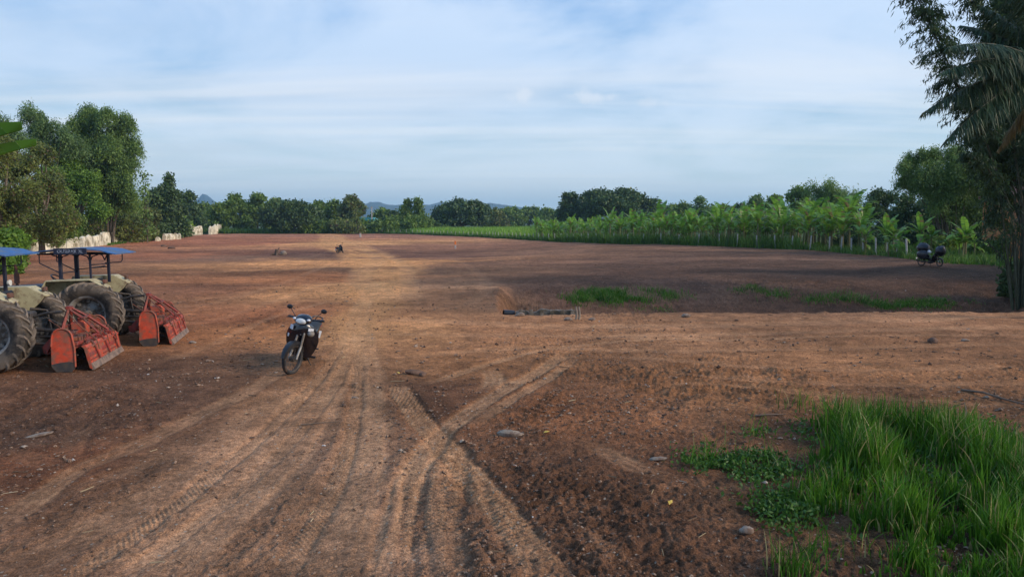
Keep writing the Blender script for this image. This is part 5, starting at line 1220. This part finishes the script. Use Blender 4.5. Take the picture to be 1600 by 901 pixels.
def make_tractor(loc, yaw, label, canopy_dx=0.0, lettering=None, lamp=False, canopy_h=2.10):
    T = empty('tractor', loc, yaw, label, 'tractor')
    for s in (-1, 1): tractor_wheel(T, (0, s * .78, .735), .735, .40, .40, 20, 'rear_wheel', s)
    for s in (-1, 1): tractor_wheel(T, (-2.15, s * .66, .42), .42, .24, .22, 14, 'front_wheel', s)
    m = MB(); m.box((-.15, 0, .78), (.62, .50, .52), bev=.06); m.lathe([(.0, -.58), (.12, -.58), (.14, -.3), (.20, -.24), (.20, .24), (.14, .3), (.12, .58), (0, .58)], (0, 0, .735), 'Y', 16); m.box((-.85, 0, .72), (.95, .36, .40), bev=.05); m.box((-1.65, 0, .75), (.95, .34, .50), bev=.04)
    m.box((.25, 0, .95), (.30, .36, .26), bev=.04); m.box((-2.15, 0, .40), (.14, 1.10, .10), bev=.02); m.box((-2.15, 0, .58), (.30, .22, .30), bev=.03); m.build('chassis', M['iron'], T)
    m = MB(); sec = []
    for x, w, z0, z1 in ((-.80, .30, .95, 1.36), (-1.4, .30, .95, 1.36), (-2.2, .29, .90, 1.32), (-2.48, .28, .82, 1.26), (-2.53, .25, .80, 1.20)):
        sec.append([(x, -w, z0), (x, -w, z1 - .10), (x, -w * .85, z1 - .02), (x, -w * .5, z1), (x, w * .5, z1), (x, w * .85, z1 - .02), (x, w, z1 - .10), (x, w, z0)])
    m.loft(sec, sm=False); m.build('bonnet', M['navy'], T)
    g = MB(); g.box((-2.54, 0, 1.0), (.03, .44, .34), bev=.01)
    for k in range(7): g.box((-2.56, -.18 + .06 * k, 1.0), (.02, .02, .30))
    g.build('grille', M['iron'], T)
    for s in (-1, 1):
        h = MB(); h.lathe([(0, -.02), (.075, -.02), (.08, .03), (0, .04)], (-2.575, s * .16, 1.13), 'X', 14); h.build('headlight', M['lamp_glass'], T)
    e = MB(); e.tube([(-1.9, .12, 1.3), (-1.9, .12, 1.72), (-1.93, .12, 1.82)], [.03, .03, .028], 10); e.tube([(-1.9, .12, 1.38), (-1.9, .12, 1.62)], .055, 10); e.build('exhaust_pipe', M['rust'], T)
    # mudguards: an upright inner plate with a flange turned outwards along its edge
    prof = [(-.98, .78), (-1.0, 1.22), (-.84, 1.50), (.08, 1.52), (.40, 1.34), (.30, 1.20), (-.06, .86), (-.28, .72)]
    for s in (-1, 1):
        f = MB(); f.prism(prof, s * .50, s * .53); fl = [prof[1], prof[2], prof[3], prof[4]]
        for i in range(3):
            a, b = fl[i], fl[i + 1]; ya, yb = s * .532, s * (.86 if i < 2 else .84)
            f.add([(a[0], ya, a[1] + .004), (b[0], ya, b[1] + .004), (b[0], yb, b[1] + .004), (a[0], yb, a[1] + .004), (a[0], ya, a[1] - .022), (b[0], ya, b[1] - .022), (b[0], yb, b[1] - .022), (a[0], yb, a[1] - .022)], [(0, 3, 2, 1), (4, 5, 6, 7), (0, 1, 5, 4), (1, 2, 6, 5), (2, 3, 7, 6), (3, 0, 4, 7)])
            f.tube([(a[0], yb, a[1] - .012), (b[0], yb, b[1] - .012)], .016, 6)
        fo = f.build('mudguard', M['cream'], T)
        l = MB(); l.box((.33, s * .66, 1.46), (.07, .13, .09), bev=.015); l.build('tail_light', M['rust'], fo)
    # seat, steering wheel
    m = MB(); m.box((-.28, 0, 1.18), (.40, .44, .09), bev=.03); m.box((-.06, 0, 1.34), (.08, .42, .30), bev=.03); m.box((-.25, 0, 1.08), (.16, .16, .14)); m.build('seat', M['seat'], T)
    m = MB(); c = Vector((-.92, 0, 1.46)); ax = Vector((.62, 0, .78)).normalized(); u = Vector((0, 1, 0)); v = ax.cross(u)
    m.tube([c + u * .20 * math.cos(a) + v * .20 * math.sin(a) for a in np.linspace(0, 2 * math.pi, 25)], .014, 6, cap=False)
    for a in (0, 2.1, 4.2): m.tube([c - ax * .04, c + u * .19 * math.cos(a) + v * .19 * math.sin(a)], .01, 5)
    m.tube([c - ax * .04, c - ax * .45], .02, 8); m.box((-1.12, 0, 1.24), (.20, .40, .22), bev=.03); m.build('steering_wheel', M['black_plastic'], T)
    for s in (-1, 1): m = MB(); m.tube([(-.62, s * .22, 1.0), (-.60, s * .24, 1.30), (-.58, s * .25, 1.42)], [.012, .010, .018], 6); m.build('lever', M['iron'], T)
    m = MB(); m.box((-.95, 0, .62), (.55, 1.06, .04), bev=.01); m.box((-.90, -.48, .42), (.3, .18, .03)); m.build('footplate', M['iron'], T)
    # canopy frame and roof
    dx = canopy_dx; zt = canopy_h; N_ = MB(); fr = M['navy']
    P = [(-.70, -.42, .034), (-.06, -.42, .022), (-.70, .42, .042), (.02, .42, .03)]
    for x, y, w in P: N_.box((x + dx, y, (zt + 1.36) / 2), (w * 2, w * 2, zt - 1.36), bev=.008)
    for s in (-1, 1):
        N_.tube([(-1.18 + dx, s * .42, zt - .02), (.42 + dx, s * .42, zt - .02)], .018, 6)
        for x0, sg in ((-.70, 1), (-.06, -1), (-.70, -1), (-.06, 1)): N_.tube([(x0 + dx, s * .42, zt - .20), (x0 + sg * .05 + dx, s * .42, zt - .08), (x0 + sg * .18 + dx, s * .42, zt - .03)], .014, 6)
        N_.tube([(.34 + dx, s * .42, zt), (.34 + dx, s * .42, zt - .20), (.30 + dx, s * .42, zt - .25), (-.06 + dx, s * .42, zt - .27)], .013, 6)
        N_.tube([(-1.14 + dx, s * .42, zt), (-1.14 + dx, s * .42, zt - .22), (-.70 + dx, s * .42, zt - .46)], .013, 6)
    for x in (-1.14, -.70, -.06, .34): N_.tube([(x + dx, -.44, zt - .02), (x + dx, .44, zt - .02)], .015, 6)
    N_.tube([(-.70 + dx, -.42, zt - .46), (-.70 + dx, .42, zt - .46)], .013, 6); N_.tube([(-.70 + dx, .42, zt - .42), (.02 + dx, .42, zt - .36)], .013, 6); N_.tube([(-.70 + dx, -.42, zt - .22), (-.70 + dx, .42, zt - .46)], .013, 6)
    N_.tube([(-.06 + dx, -.42, zt - .34), (-.06 + dx, .42, zt - .34)], .013, 6); N_.build('canopy_frame', fr, T)
    rf = MB(); A = []; B = []
    for k in range(13):
        t = k / 12; x = -1.28 + 1.86 * t; z = zt + .015 + .10 * math.sin(math.pi * (t * .98 + .01)) ** .7 - (.03 if t > .9 else 0); A.append((x + dx, z)); 
    rf.prism(A + [(x, z - .022) for x, z in reversed(A)], -.66, .66); ro = rf.build('canopy_roof', M['blue'], T)
    bd = MB(); bd.box((-.37 + dx, -.675, zt + .052), (.70, .022, .15), bev=.005); bo = bd.build('name_board', M['navy'], T)
    if lettering:
        cu = bpy.data.curves.new('lettering', 'FONT'); cu.body = lettering; cu.size = .10; cu.extrude = .002; cu.align_x = 'CENTER'; cu.align_y = 'CENTER'; cu.offset = .0015
        tmp = bpy.data.objects.new('lettering', cu); dg = bpy.context.evaluated_depsgraph_get(); col.objects.link(tmp); dg.update()
        me = bpy.data.meshes.new_from_object(tmp.evaluated_get(dg)); bpy.data.objects.remove(tmp); me.materials.clear(); me.materials.append(M['lettering'])
        lo = bpy.data.objects.new('lettering', me); col.objects.link(lo); lo.parent = bo; lo.location = (-.37 + dx, -.689, zt + .052); lo.rotation_euler = (math.pi / 2, 0, 0)
    if lamp:
        l = MB(); l.lathe([(0, -.02), (.05, -.02), (.062, .01), (.058, .03), (0, .035)], (.10 + dx, .40, 1.62), 'X', 16); l.tube([(.02 + dx, .42, 1.60), (.10 + dx, .40, 1.62)], .012, 6); l.build('work_lamp', M['lamp_glass'], T)
    # linkage arms
    m = MB()
    for s in (-1, 1):
        m.tube([(.10, s * .32, .52), (.55, s * .40, .50), (.95, s * .44, .46)], [.035, .03, .03], 8); m.tube([(.22, s * .26, 1.10), (.50, s * .34, 1.06), (.56, s * .38, .54)], [.03, .022, .018], 8)
        m.tube([(.2, s * .45, .66), (.70, s * .46, .60)], .012, 6)
    m.tube([(.38, 0, .96), (.66, 0, 1.04), (.95, 0, 1.06)], [.022, .03, .022], 8); m.tube([(.35, 0, .72), (.95, 0, .66)], .04, 8)
    m.tube([(.3, -.2, 1.0), (.52, -.30, .92), (.75, -.25, .98), (1.0, -.2, .82)], .010, 6); m.build('linkage_arms', M['iron'], T)
    return T
def make_tiller(loc, yaw, label):
    """rotary tiller hanging on the linkage; x runs to the rear, y across"""
    T = empty('rotary_tiller', loc, yaw, label, 'rotary tiller'); W = 1.02
    # side chain case and the opposite plate
    for s, nm in ((-1, 'chain_case'), (1, 'side_plate')):
        pts = [(.17 * math.cos(a), .66 + .17 * math.sin(a)) for a in np.linspace(0, math.pi, 9)] + [(-.19, .50), (-.20, .12), (-.12, .02), (.14, .01), (.20, .10), (.20, .45)]
        y0 = s * W; m = MB(); m.prism(pts, y0 - .03, y0 + .03, sm=False); o = m.build(nm, M['orange'], T)
        e = MB(); e.tube([(x * 1.02, y0 + s * .0, z) for x, z in pts[:9] + pts[13:]][::1], .0, 4) if False else None
        rimm = MB(); q = [(x * 1.0, y0 - .034, z) for x, z in ([(.20, .10), (.20, .45)] + pts[:9] + [(-.19, .50)])]; rimm.tube(q, .018, 6); rimm.build('edge_bead', M['orange'], o)
        k = MB(); k.prism([(-.195, .16), (-.2, .12), (-.12, .012), (.14, .0), (.205, .09), (.2, .17), (.1, .20), (-.05, .185)], y0 - .037, y0 - .0305 if s < 0 else y0 + .037); k.build('mud', M['iron'], o)
    # rotor shield: curved sheet over the blades
    m = MB(); arc = [(-.16 + .44 * (1 - math.cos(a)) * .5 - .12, .36 + .20 * math.sin(a)) for a in np.linspace(.1, math.pi * .9, 9)]
    m.prism(arc + [(x, z - .015) for x, z in reversed(arc)], -W + .03, W - .03, sm=False); m.build('shield', M['red'], T)
    # frame tubes and boxes
    m = MB(); m.box((-.05, 0, .62), (.11, 2 * W - .06, .11), bev=.01); m.box((.20, 0, .52), (.07, 2 * W - .06, .07), bev=.01); m.box((-.22, 0, .44), (.06, 2 * W - .1, .06), bev=.01)
    for y in (-.72, -.40, .40, .72): m.box((.07, y, .57), (.34, .035, .12), bev=.006)
    for y in (-.80, .80): m.prism([(-.42, .46), (-.30, .60), (.10, .66), (.16, .50), (-.2, .38), (-.36, .34)], y - .018, y + .018)
    m.build('frame', M['red'], T)
    m = MB(); m.box((-.02, 0, .70), (.30, .26, .26), bev=.04); m.lathe([(0, -.12), (.08, -.12), (.10, 0), (.06, .05), (0, .06)], (-.22, 0, .68), 'X', 14); m.lathe([(0, 0), (.06, 0), (.06, .08), (0, .09)], (0, 0, .82), 'Z', 10); m.build('gearbox', M['orange'], T)
    # mast: two raked flat bars up to the top link pin, two braces down to the rear deck
    m = MB()
    for s in (-1, 1):
        m.tube([(-.30, s * .36, .44), (-.24, s * .20, .82), (-.18, s * .07, 1.10)], [.042, .036, .03], 4)
        m.tube([(-.18, s * .07, 1.10), (.12, s * .16, .88), (.40, s * .27, .62)], [.028, .026, .024], 4)
        m.prism([(-.56, .40), (-.30, .52), (-.22, .44), (-.28, .30), (-.50, .28)], s * .44 - .015, s * .44 + .015)
        m.lathe([(0, -.04), (.075, -.04), (.075, .04), (0, .04)], (-.46, s * .44, .33), 'Y', 14)
    m.box((-.19, 0, 1.11), (.09, .20, .07), bev=.01); m.box((.10, 0, .92), (.05, .40, .035)); m.build('mast', M['red'], T)
    m = MB()
    for s in (-.55, .1, .62): m.tube([(-.12, s * .5, 1.02), (.14, s, .82), (.44, s, .52), (.48, s, .34)], .011, 6)
    m.tube([(-.5, -.2, .9), (-.2, -.32, .70), (.15, -.6, .74)], .012, 6); m.build('rods', M['rust'], T)
    # tailboard
    m = MB(); tp = (.29, .475); bt = (.47, .03)
    m.prism([tp, (tp[0] + .07, tp[1] + .012), (.395, .43), bt, (bt[0] - .02, bt[1]), (.375, .42), (tp[0] + .06, tp[1] - .01), (tp[0], tp[1] - .015)], -W + .05, W - .05)
    for y in (-W + .05, W - .05): m.prism([tp, (tp[0] + .07, tp[1] + .01), (.395, .43), bt, (.42, .05), (.34, .42)], y - .012, y + .012)
    m.box((.404, 0, .432), (.03, 2 * W - .12, .03), bev=.004); t = m.build('tailboard', M['orange'], T)
    b = MB(); d = (Vector((bt[0], 0, bt[1])) - Vector((.58, 0, .37))).normalized(); b.prism([(.462, .14), (.515, .03), (.50, .01), (.455, .01), (.450, .14)], -W + .04, W - .04); b.build('worn_edge', M['mud_steel'], t)
    for y in (-.62, .02, .60):
        r_ = MB(); r_.tube([(.28, y, .55), (.36, y, .52), (.43, y + .02, .40), (.475, y + .12, .16)], [.016] * 4, 6); r_.box((.33, y, .52), (.10, .07, .04)); r_.build('hinge_rod', M['red'], t)
    for y in (-.75, -.3, .32, .78): r_ = MB(); r_.box((.34, y, .51), (.06, .11, .05), bev=.01); r_.build('bracket', M['red'], t)
    m = MB()
    for y in (-.88, -.56, -.25, .25, .56, .88): m.box((.12, y, .60), (.16, .10, .07), Matrix.Rotation(.3, 3, 'Z'), bev=.01); m.lathe([(0, 0), (.025, 0), (.025, .06), (0, .06)], (.22, y + .05, .57), 'Z', 8)
    for y in (-.62, .66):
        m.tube([(Vector((.05, y, .72)).lerp(Vector((.44, y, .40)), i / 60) + Vector((0, math.cos(i * 1.1) * .03, math.sin(i * 1.1) * .03))) for i in range(61)], .007, 4)
    m.box((-.12, -.55, .69), (.14, .30, .03), Matrix.Rotation(-.2, 3, 'X')); m.box((.1, .45, .66), (.20, .24, .05), bev=.01); m.build('fittings', M['rust'], T)
    for y, w in ((-.7, .5), (.25, .9)): m = MB(); m.prism([(.335, .36), (.405, .365), (.43, .27), (.425, .25), (.40, .35), (.33, .35)], y - w / 2, y + w / 2); m.box((.445, y, .20), (.012, w, .02), Matrix.Rotation(.16, 3, 'Y')); m.build('stiffener', M['red'], t)
    # blades
    m = MB(); m.tube([(0, -W + .05, .25), (0, W - .05, .25)], .045, 10)
    for i in range(13):
        y = -W + .12 + i * (2 * W - .24) / 12; m.lathe([(0, -.008), (.10, -.008), (.10, .008), (0, .008)], (0, y, .25), 'Y', 14)
        for j in range(3):
            a = i * .8 + j * 2.09; u = Vector((math.cos(a), 0, math.sin(a))); v = Vector((-math.sin(a), 0, math.cos(a))); c = Vector((0, y, .25)); s = 1 if (i + j) % 2 else -1
            m.tube([c + u * .08, c + u * .17 + v * .02, c + u * .21 + v * .05 + Vector((0, s * .02, 0)), c + u * .215 + v * .06 + Vector((0, s * .08, 0))], [.018, .018, .016, .010], 4)
    m.build('rotor_blades', M['iron'], T)
    return T
def place_machines():
    yaw = R(9)
    def unit_(ax, ay, lab, tlab, dx, tx, let=None, lamp=False, tyaw=yaw, ch=2.10):
        z = ground_z(ax, ay); make_tractor((ax, ay, z - .02), yaw, lab, dx, let, lamp, ch)
        make_tiller((tx[0], tx[1], ground_z(*tx) - .01), tyaw, tlab)
    unit_(-9.90, 13.95, 'old tractor cut off by the left edge with blue canopy and cream mudguards', 'front red orange rotary tiller on the ground behind the cut off tractor', -.30, (-8.70, 14.22), lamp=True, tyaw=R(14), ch=2.22)
    unit_(-9.82, 16.95, 'old cream tractor whose blue canopy carries a lettered name board', 'rear red orange rotary tiller behind the tractor with the name board', 0.0, (-8.55, 17.05), let='OUSIRAK 3L', tyaw=R(15))
place_machines()

# ------------------------------------------------------------------ motorcycles (step-through). local x forward, y to its left, z up
def spoked_wheel(P, c, Rw, tw, name):
    m = MB(); prof = [(Rw - .055 + .0, -tw * .42), (Rw - .03, -tw * .5), (Rw - .008, -tw * .34), (Rw, 0), (Rw - .008, tw * .34), (Rw - .03, tw * .5), (Rw - .055, tw * .42)]; m.lathe(prof, c, 'Y', 32); w = m.build(name, M['bike_tyre'], P)
    r_ = MB(); r_.lathe([(Rw - .052, -tw * .42), (Rw - .068, -tw * .3), (Rw - .068, tw * .3), (Rw - .052, tw * .42)], c, 'Y', 32); r_.build('rim', M['iron'], w)
    s = MB(); s.lathe([(0, -.05), (.045, -.05), (.05, 0), (.045, .05), (0, .05)], c, 'Y', 14)
    for k in range(18):
        a = 2 * math.pi * k / 18; sg = 1 if k % 2 else -1; s.tube([Vector(c) + Vector((math.cos(a + .3) * .04, sg * .03, math.sin(a + .3) * .04)), Vector(c) + Vector((math.cos(a) * (Rw - .066), 0, math.sin(a) * (Rw - .066)))], .0035, 4)
    s.build('spokes', M['iron'], w); return w
def make_moto(name, loc, heading, lean, steer, label, scale=1.0, stickers=True):
    T = empty(name, loc, 0, label, 'motorcycle'); T.scale = (scale,) * 3
    T.rotation_mode = 'XYZ'; T.rotation_euler = (Matrix.Rotation(heading, 3, 'Z') @ Matrix.Rotation(lean, 3, 'X')).to_euler()
    # front assembly turns about the steering axis
    ax0 = Vector((.40, 0, .80)); sa = Vector((-.42, 0, 1)).normalized(); Ms = Matrix.Translation(ax0) @ Matrix.Rotation(steer, 4, sa) @ Matrix.Translation(-ax0)
    fw = spoked_wheel(T, (.64, 0, .285), .285, .085, 'front_wheel')
    FR = [fw]
    m = MB()
    for s in (-1, 1): m.tube([(.64, s * .075, .285), (.53, s * .072, .50), (.44, s * .06, .74)], [.019, .022, .020], 10)
    m.tube([(.46, 0, .70), (.35, 0, .95)], .022, 8); FR.append(m.build('fork', M['rim'], T))
    m = MB(); rings = []
    for k in range(11):
        a = R(8) + R(150) * k / 10; rr = .315; c = Vector((.64 + math.cos(a) * rr, 0, .285 + math.sin(a) * rr)); o = Vector((math.cos(a), 0, math.sin(a))); w = .06 * (.6 + .5 * math.sin(math.pi * k / 10))
        rings.append([c + Vector((0, -w, 0)) - o * .05, c + Vector((0, -w * .8, 0)) + o * .005, c + o * .018, c + Vector((0, w * .8, 0)) + o * .005, c + Vector((0, w, 0)) - o * .05, c - o * .004])
    m.loft(rings); FR.append(m.build('front_fender', M['black_plastic'], T))
    # handlebar cover with headlight
    m = MB(); rings = []
    for x, w, z, h in ((.50, .10, .955, .05), (.475, .15, .96, .085), (.41, .17, .975, .10), (.33, .13, .985, .08), (.28, .08, .985, .05)):
        rings.append([(x, math.cos(a) * w, z + math.sin(a) * h * (1 if math.sin(a) > 0 else .9)) for a in np.linspace(0, 2 * math.pi, 14, endpoint=False)])
    m.loft(rings); FR.append(m.build('handlebar_cover', M['gloss_black'], T))
    m = MB(); m.loft([[(x, math.cos(a) * w, z + math.sin(a) * h) for a in np.linspace(0, 2 * math.pi, 14, endpoint=False)] for x, w, z, h in ((.462, .125, .955, .068), (.505, .105, .95, .052), (.525, .06, .948, .03))]); FR.append(m.build('headlight', M['lamp_glass'], T))
    for s in (-1, 1):
        m = MB(); m.ball((.475, s * .145, .985), (.07, .07, .045), 10, 6); FR.append(m.build('indicator', M['sticker'], T))
    m = MB(); m.tube([(.33, -.36, .99), (.345, -.26, .985), (.36, -.10, .97), (.36, .10, .97), (.345, .26, .985), (.33, .36, .99)], .013, 8); FR.append(m.build('handlebar', M['black_plastic'], T))
    for s in (-1, 1):
        m = MB(); m.tube([(.342, s * .24, .985), (.33, s * .37, .99)], .021, 8); m.tube([(.37, s * .20, .98), (.42, s * .26, .985), (.40, s * .36, .985)], .008, 6); FR.append(m.build('grip', M['black_plastic'], T))
        m = MB(); m.tube([(.36, s * .20, 1.0), (.37, s * .27, 1.09), (.35, s * .33, 1.145)], .007, 6); m.ball((.345, s * .355, 1.165), (.035, .125, .085), 12, 8); FR.append(m.build('mirror', M['black_plastic'], T))
    for o in FR: o.data.transform(Ms) 
    for o in FR:
        for ch in kids(o): ch.data.transform(Ms)
    # leg shield and front panel
    m = MB(); rings = []
    for z, w, x, d in ((.90, .085, .43, .05), (.84, .14, .45, .08), (.74, .185, .445, .10), (.62, .20, .40, .10), (.50, .19, .34, .09), (.38, .165, .29, .07), (.27, .13, .25, .05)):
        w *= 1.5; x += .04; f = [(x - (abs(t) ** 1.8) * d * 1.7, t * w, z) for t in np.linspace(-1, 1, 11)]; b = [(x - .03 - (abs(t) ** 1.8) * d * 1.7, t * w * .96, z) for t in np.linspace(1, -1, 11)]; rings.append(f + b)
    m.loft(rings); ls = m.build('leg_shield', M['gloss_black'], T)
    if stickers:
        for (yy, zz, w, h) in ((-.20, .80, .085, .08), (-.235, .64, .035, .06), (.15, .83, .11, .05)):
            m = MB(); x = .50 - (abs(yy) / .26) ** 1.8 * .15; m.box((x + .012, yy, zz), (.012, w, h), Matrix.Rotation(-.75 * (1 if yy > 0 else -1) * -1, 3, 'Z'), bev=.003); m.build('sticker', M['sticker'], ls)
        m = MB(); m.ball((.43, .16, .76), (.13, .13, .12), 12, 8); m.build('leg_shield_cowl', M['rim'], ls)
    # body, seat
    m = MB(); rings = []
    for x, z0, z1, w in ((.34, .40, .62, .05), (.15, .34, .52, .07), (-.02, .34, .56, .09), (-.15, .40, .68, .12), (-.40, .46, .72, .13), (-.65, .54, .74, .11), (-.82, .62, .76, .07)):
        c = (z0 + z1) / 2; h = (z1 - z0) / 2; rings.append([(x, math.cos(a) * w, c + math.sin(a) * h) for a in np.linspace(0, 2 * math.pi, 14, endpoint=False)])
    m.loft(rings); m.build('body', M['gloss_black'], T)
    m = MB(); rings = []
    for x, z, w, h in ((.02, .66, .07, .02), (-.06, .70, .11, .045), (-.25, .735, .135, .05), (-.45, .76, .14, .05), (-.65, .785, .125, .045), (-.76, .785, .09, .02)):
        rings.append([(x, math.cos(a) * w, z + math.sin(a) * h) for a in np.linspace(0, 2 * math.pi, 12, endpoint=False)])
    m.loft(rings); m.build('seat', M['seat'], T)
    spoked_wheel(T, (-.60, 0, .285), .285, .095, 'rear_wheel')
    m = MB(); m.box((.0, 0, .30), (.30, .17, .20), bev=.04); m.box((.14, 0, .31), (.16, .11, .13), bev=.02); m.lathe([(0, -.13), (.085, -.12), (.085, .12), (0, .13)], (-.05, 0, .27), 'Y', 14)
    for s in (-1, 1): m.tube([(-.05, s * .07, .30), (-.60, s * .085, .285)], [.025, .02], 6)
    m.build('engine', M['iron'], T)
    for s in (-1, 1): m = MB(); m.tube([(-.60, s * .10, .31), (-.50, s * .11, .62)], [.035, .028], 8); m.build('shock_absorber', M['iron'], T)
    m = MB(); m.tube([(.10, -.06, .22), (.0, -.12, .18), (-.25, -.14, .22), (-.40, -.145, .25)], .018, 8); m.tube([(-.38, -.145, .25), (-.85, -.16, .33)], [.035, .045], 12); m.build('exhaust', M['iron'], T)
    m = MB(); m.tube([(.02, -.24, .25), (.02, .24, .25)], .014, 8)
    for s in (-1, 1): m.tube([(.02, s * .16, .25), (.02, s * .27, .26)], .024, 8)
    m.build('foot_pegs', M['black_plastic'], T)
    for s in (-1, 1): m = MB(); m.tube([(-.35, s * .12, .33), (-.38, s * .22, .34)], .016, 6); m.build('rear_peg', M['black_plastic'], T)
    m = MB(); m.tube([(-.02, .10, .22), (-.06, .20, .09), (-.09, .27, .0)], [.013, .012, .010], 6); m.box((-.09, .275, .0), (.05, .04, .012)); m.build('side_stand', M['iron'], T)
    m = MB(); m.tube([(-.60, -.10, .84), (-.80, -.09, .86), (-.86, 0, .865), (-.80, .09, .86), (-.60, .10, .84)], .012, 6); m.tube([(-.62, -.1, .84), (-.60, -.1, .75)], .012, 6); m.tube([(-.62, .1, .84), (-.60, .1, .75)], .012, 6); m.build('grab_rail', M['black_plastic'], T)
    m = MB(); m.ball((-.87, 0, .70), (.09, .17, .09), 12, 8); m.build('tail_light', M['tail'], T)
    m = MB(); m.loft([[(x, -w, z), (x, 0, z + .02), (x, w, z), (x, 0, z - .012)] for x, z, w in ((-.80, .62, .07), (-.92, .50, .065), (-.98, .36, .06))], sm=False); mf = m.build('rear_fender', M['black_plastic'], T)
    m = MB(); m.box((-.97, 0, .50), (.008, .19, .14), Matrix.Rotation(-.25, 3, 'Y')); m.build('number_plate', M['white'], mf)
    return T
def place_motos():
    q = gp(452, 583); h = math.atan2(-1.0, .05)
    fwd = Vector((math.cos(h), math.sin(h), 0)); o = Vector((q.x, q.y, 0)) - fwd * .64 * 1.04
    make_moto('motorcycle', (o.x, o.y, ground_z(q.x, q.y) - .012), h, R(-15), R(-22), 'black step through motorcycle facing the viewer on the light road beside the tractors', 1.05)
    q = gp(532, 396.5); make_moto('motorcycle', (q.x, q.y, ground_z(q.x, q.y)), R(75), R(-12), R(20), 'small far off motorcycle standing on the dirt road in the middle of the field', 1.0)
    q = gp(1454, 416.5); z = ground_z(q.x, q.y)
    make_moto('motorcycle', (q.x - .05, q.y, z), R(-62), R(-8), R(-20), 'motorcycle piled with dark bags parked before the banana plants on the right', .86, stickers=False)
    r = random.Random(9); hd = R(-62)
    def bag(dx, dy, dz, s, m, label, name='bag', cat='bag', rot=0.0):
        mb = MB(); mb.ball((0, 0, 0), s, 14, 9, .13, r); o = mb.build(name, M[m]); o.location = (q.x - .05 + dx * math.cos(hd) - dy * math.sin(hd), q.y + dx * math.sin(hd) + dy * math.cos(hd), z + dz); o.rotation_euler = (0, rot, hd); return tag(o, label, cat)
    bag(-.45, .04, 1.06, (.74, .66, .60), 'bag', 'large dark bag strapped on the seat of the bag laden motorcycle', rot=.1)
    bag(-.30, -.28, .66, (.72, .30, .50), 'bag', 'dark saddle bag hanging on the side of the bag laden motorcycle')
    bag(.60, -.02, .92, (.50, .60, .60), 'bag', 'dark rounded bag over the handlebar of the bag laden motorcycle')
    bag(.02, -.14, .84, (.24, .12, .18), 'white', 'white sack wedged between the dark bags on the motorcycle', 'sack', 'sack', .4)
place_motos()
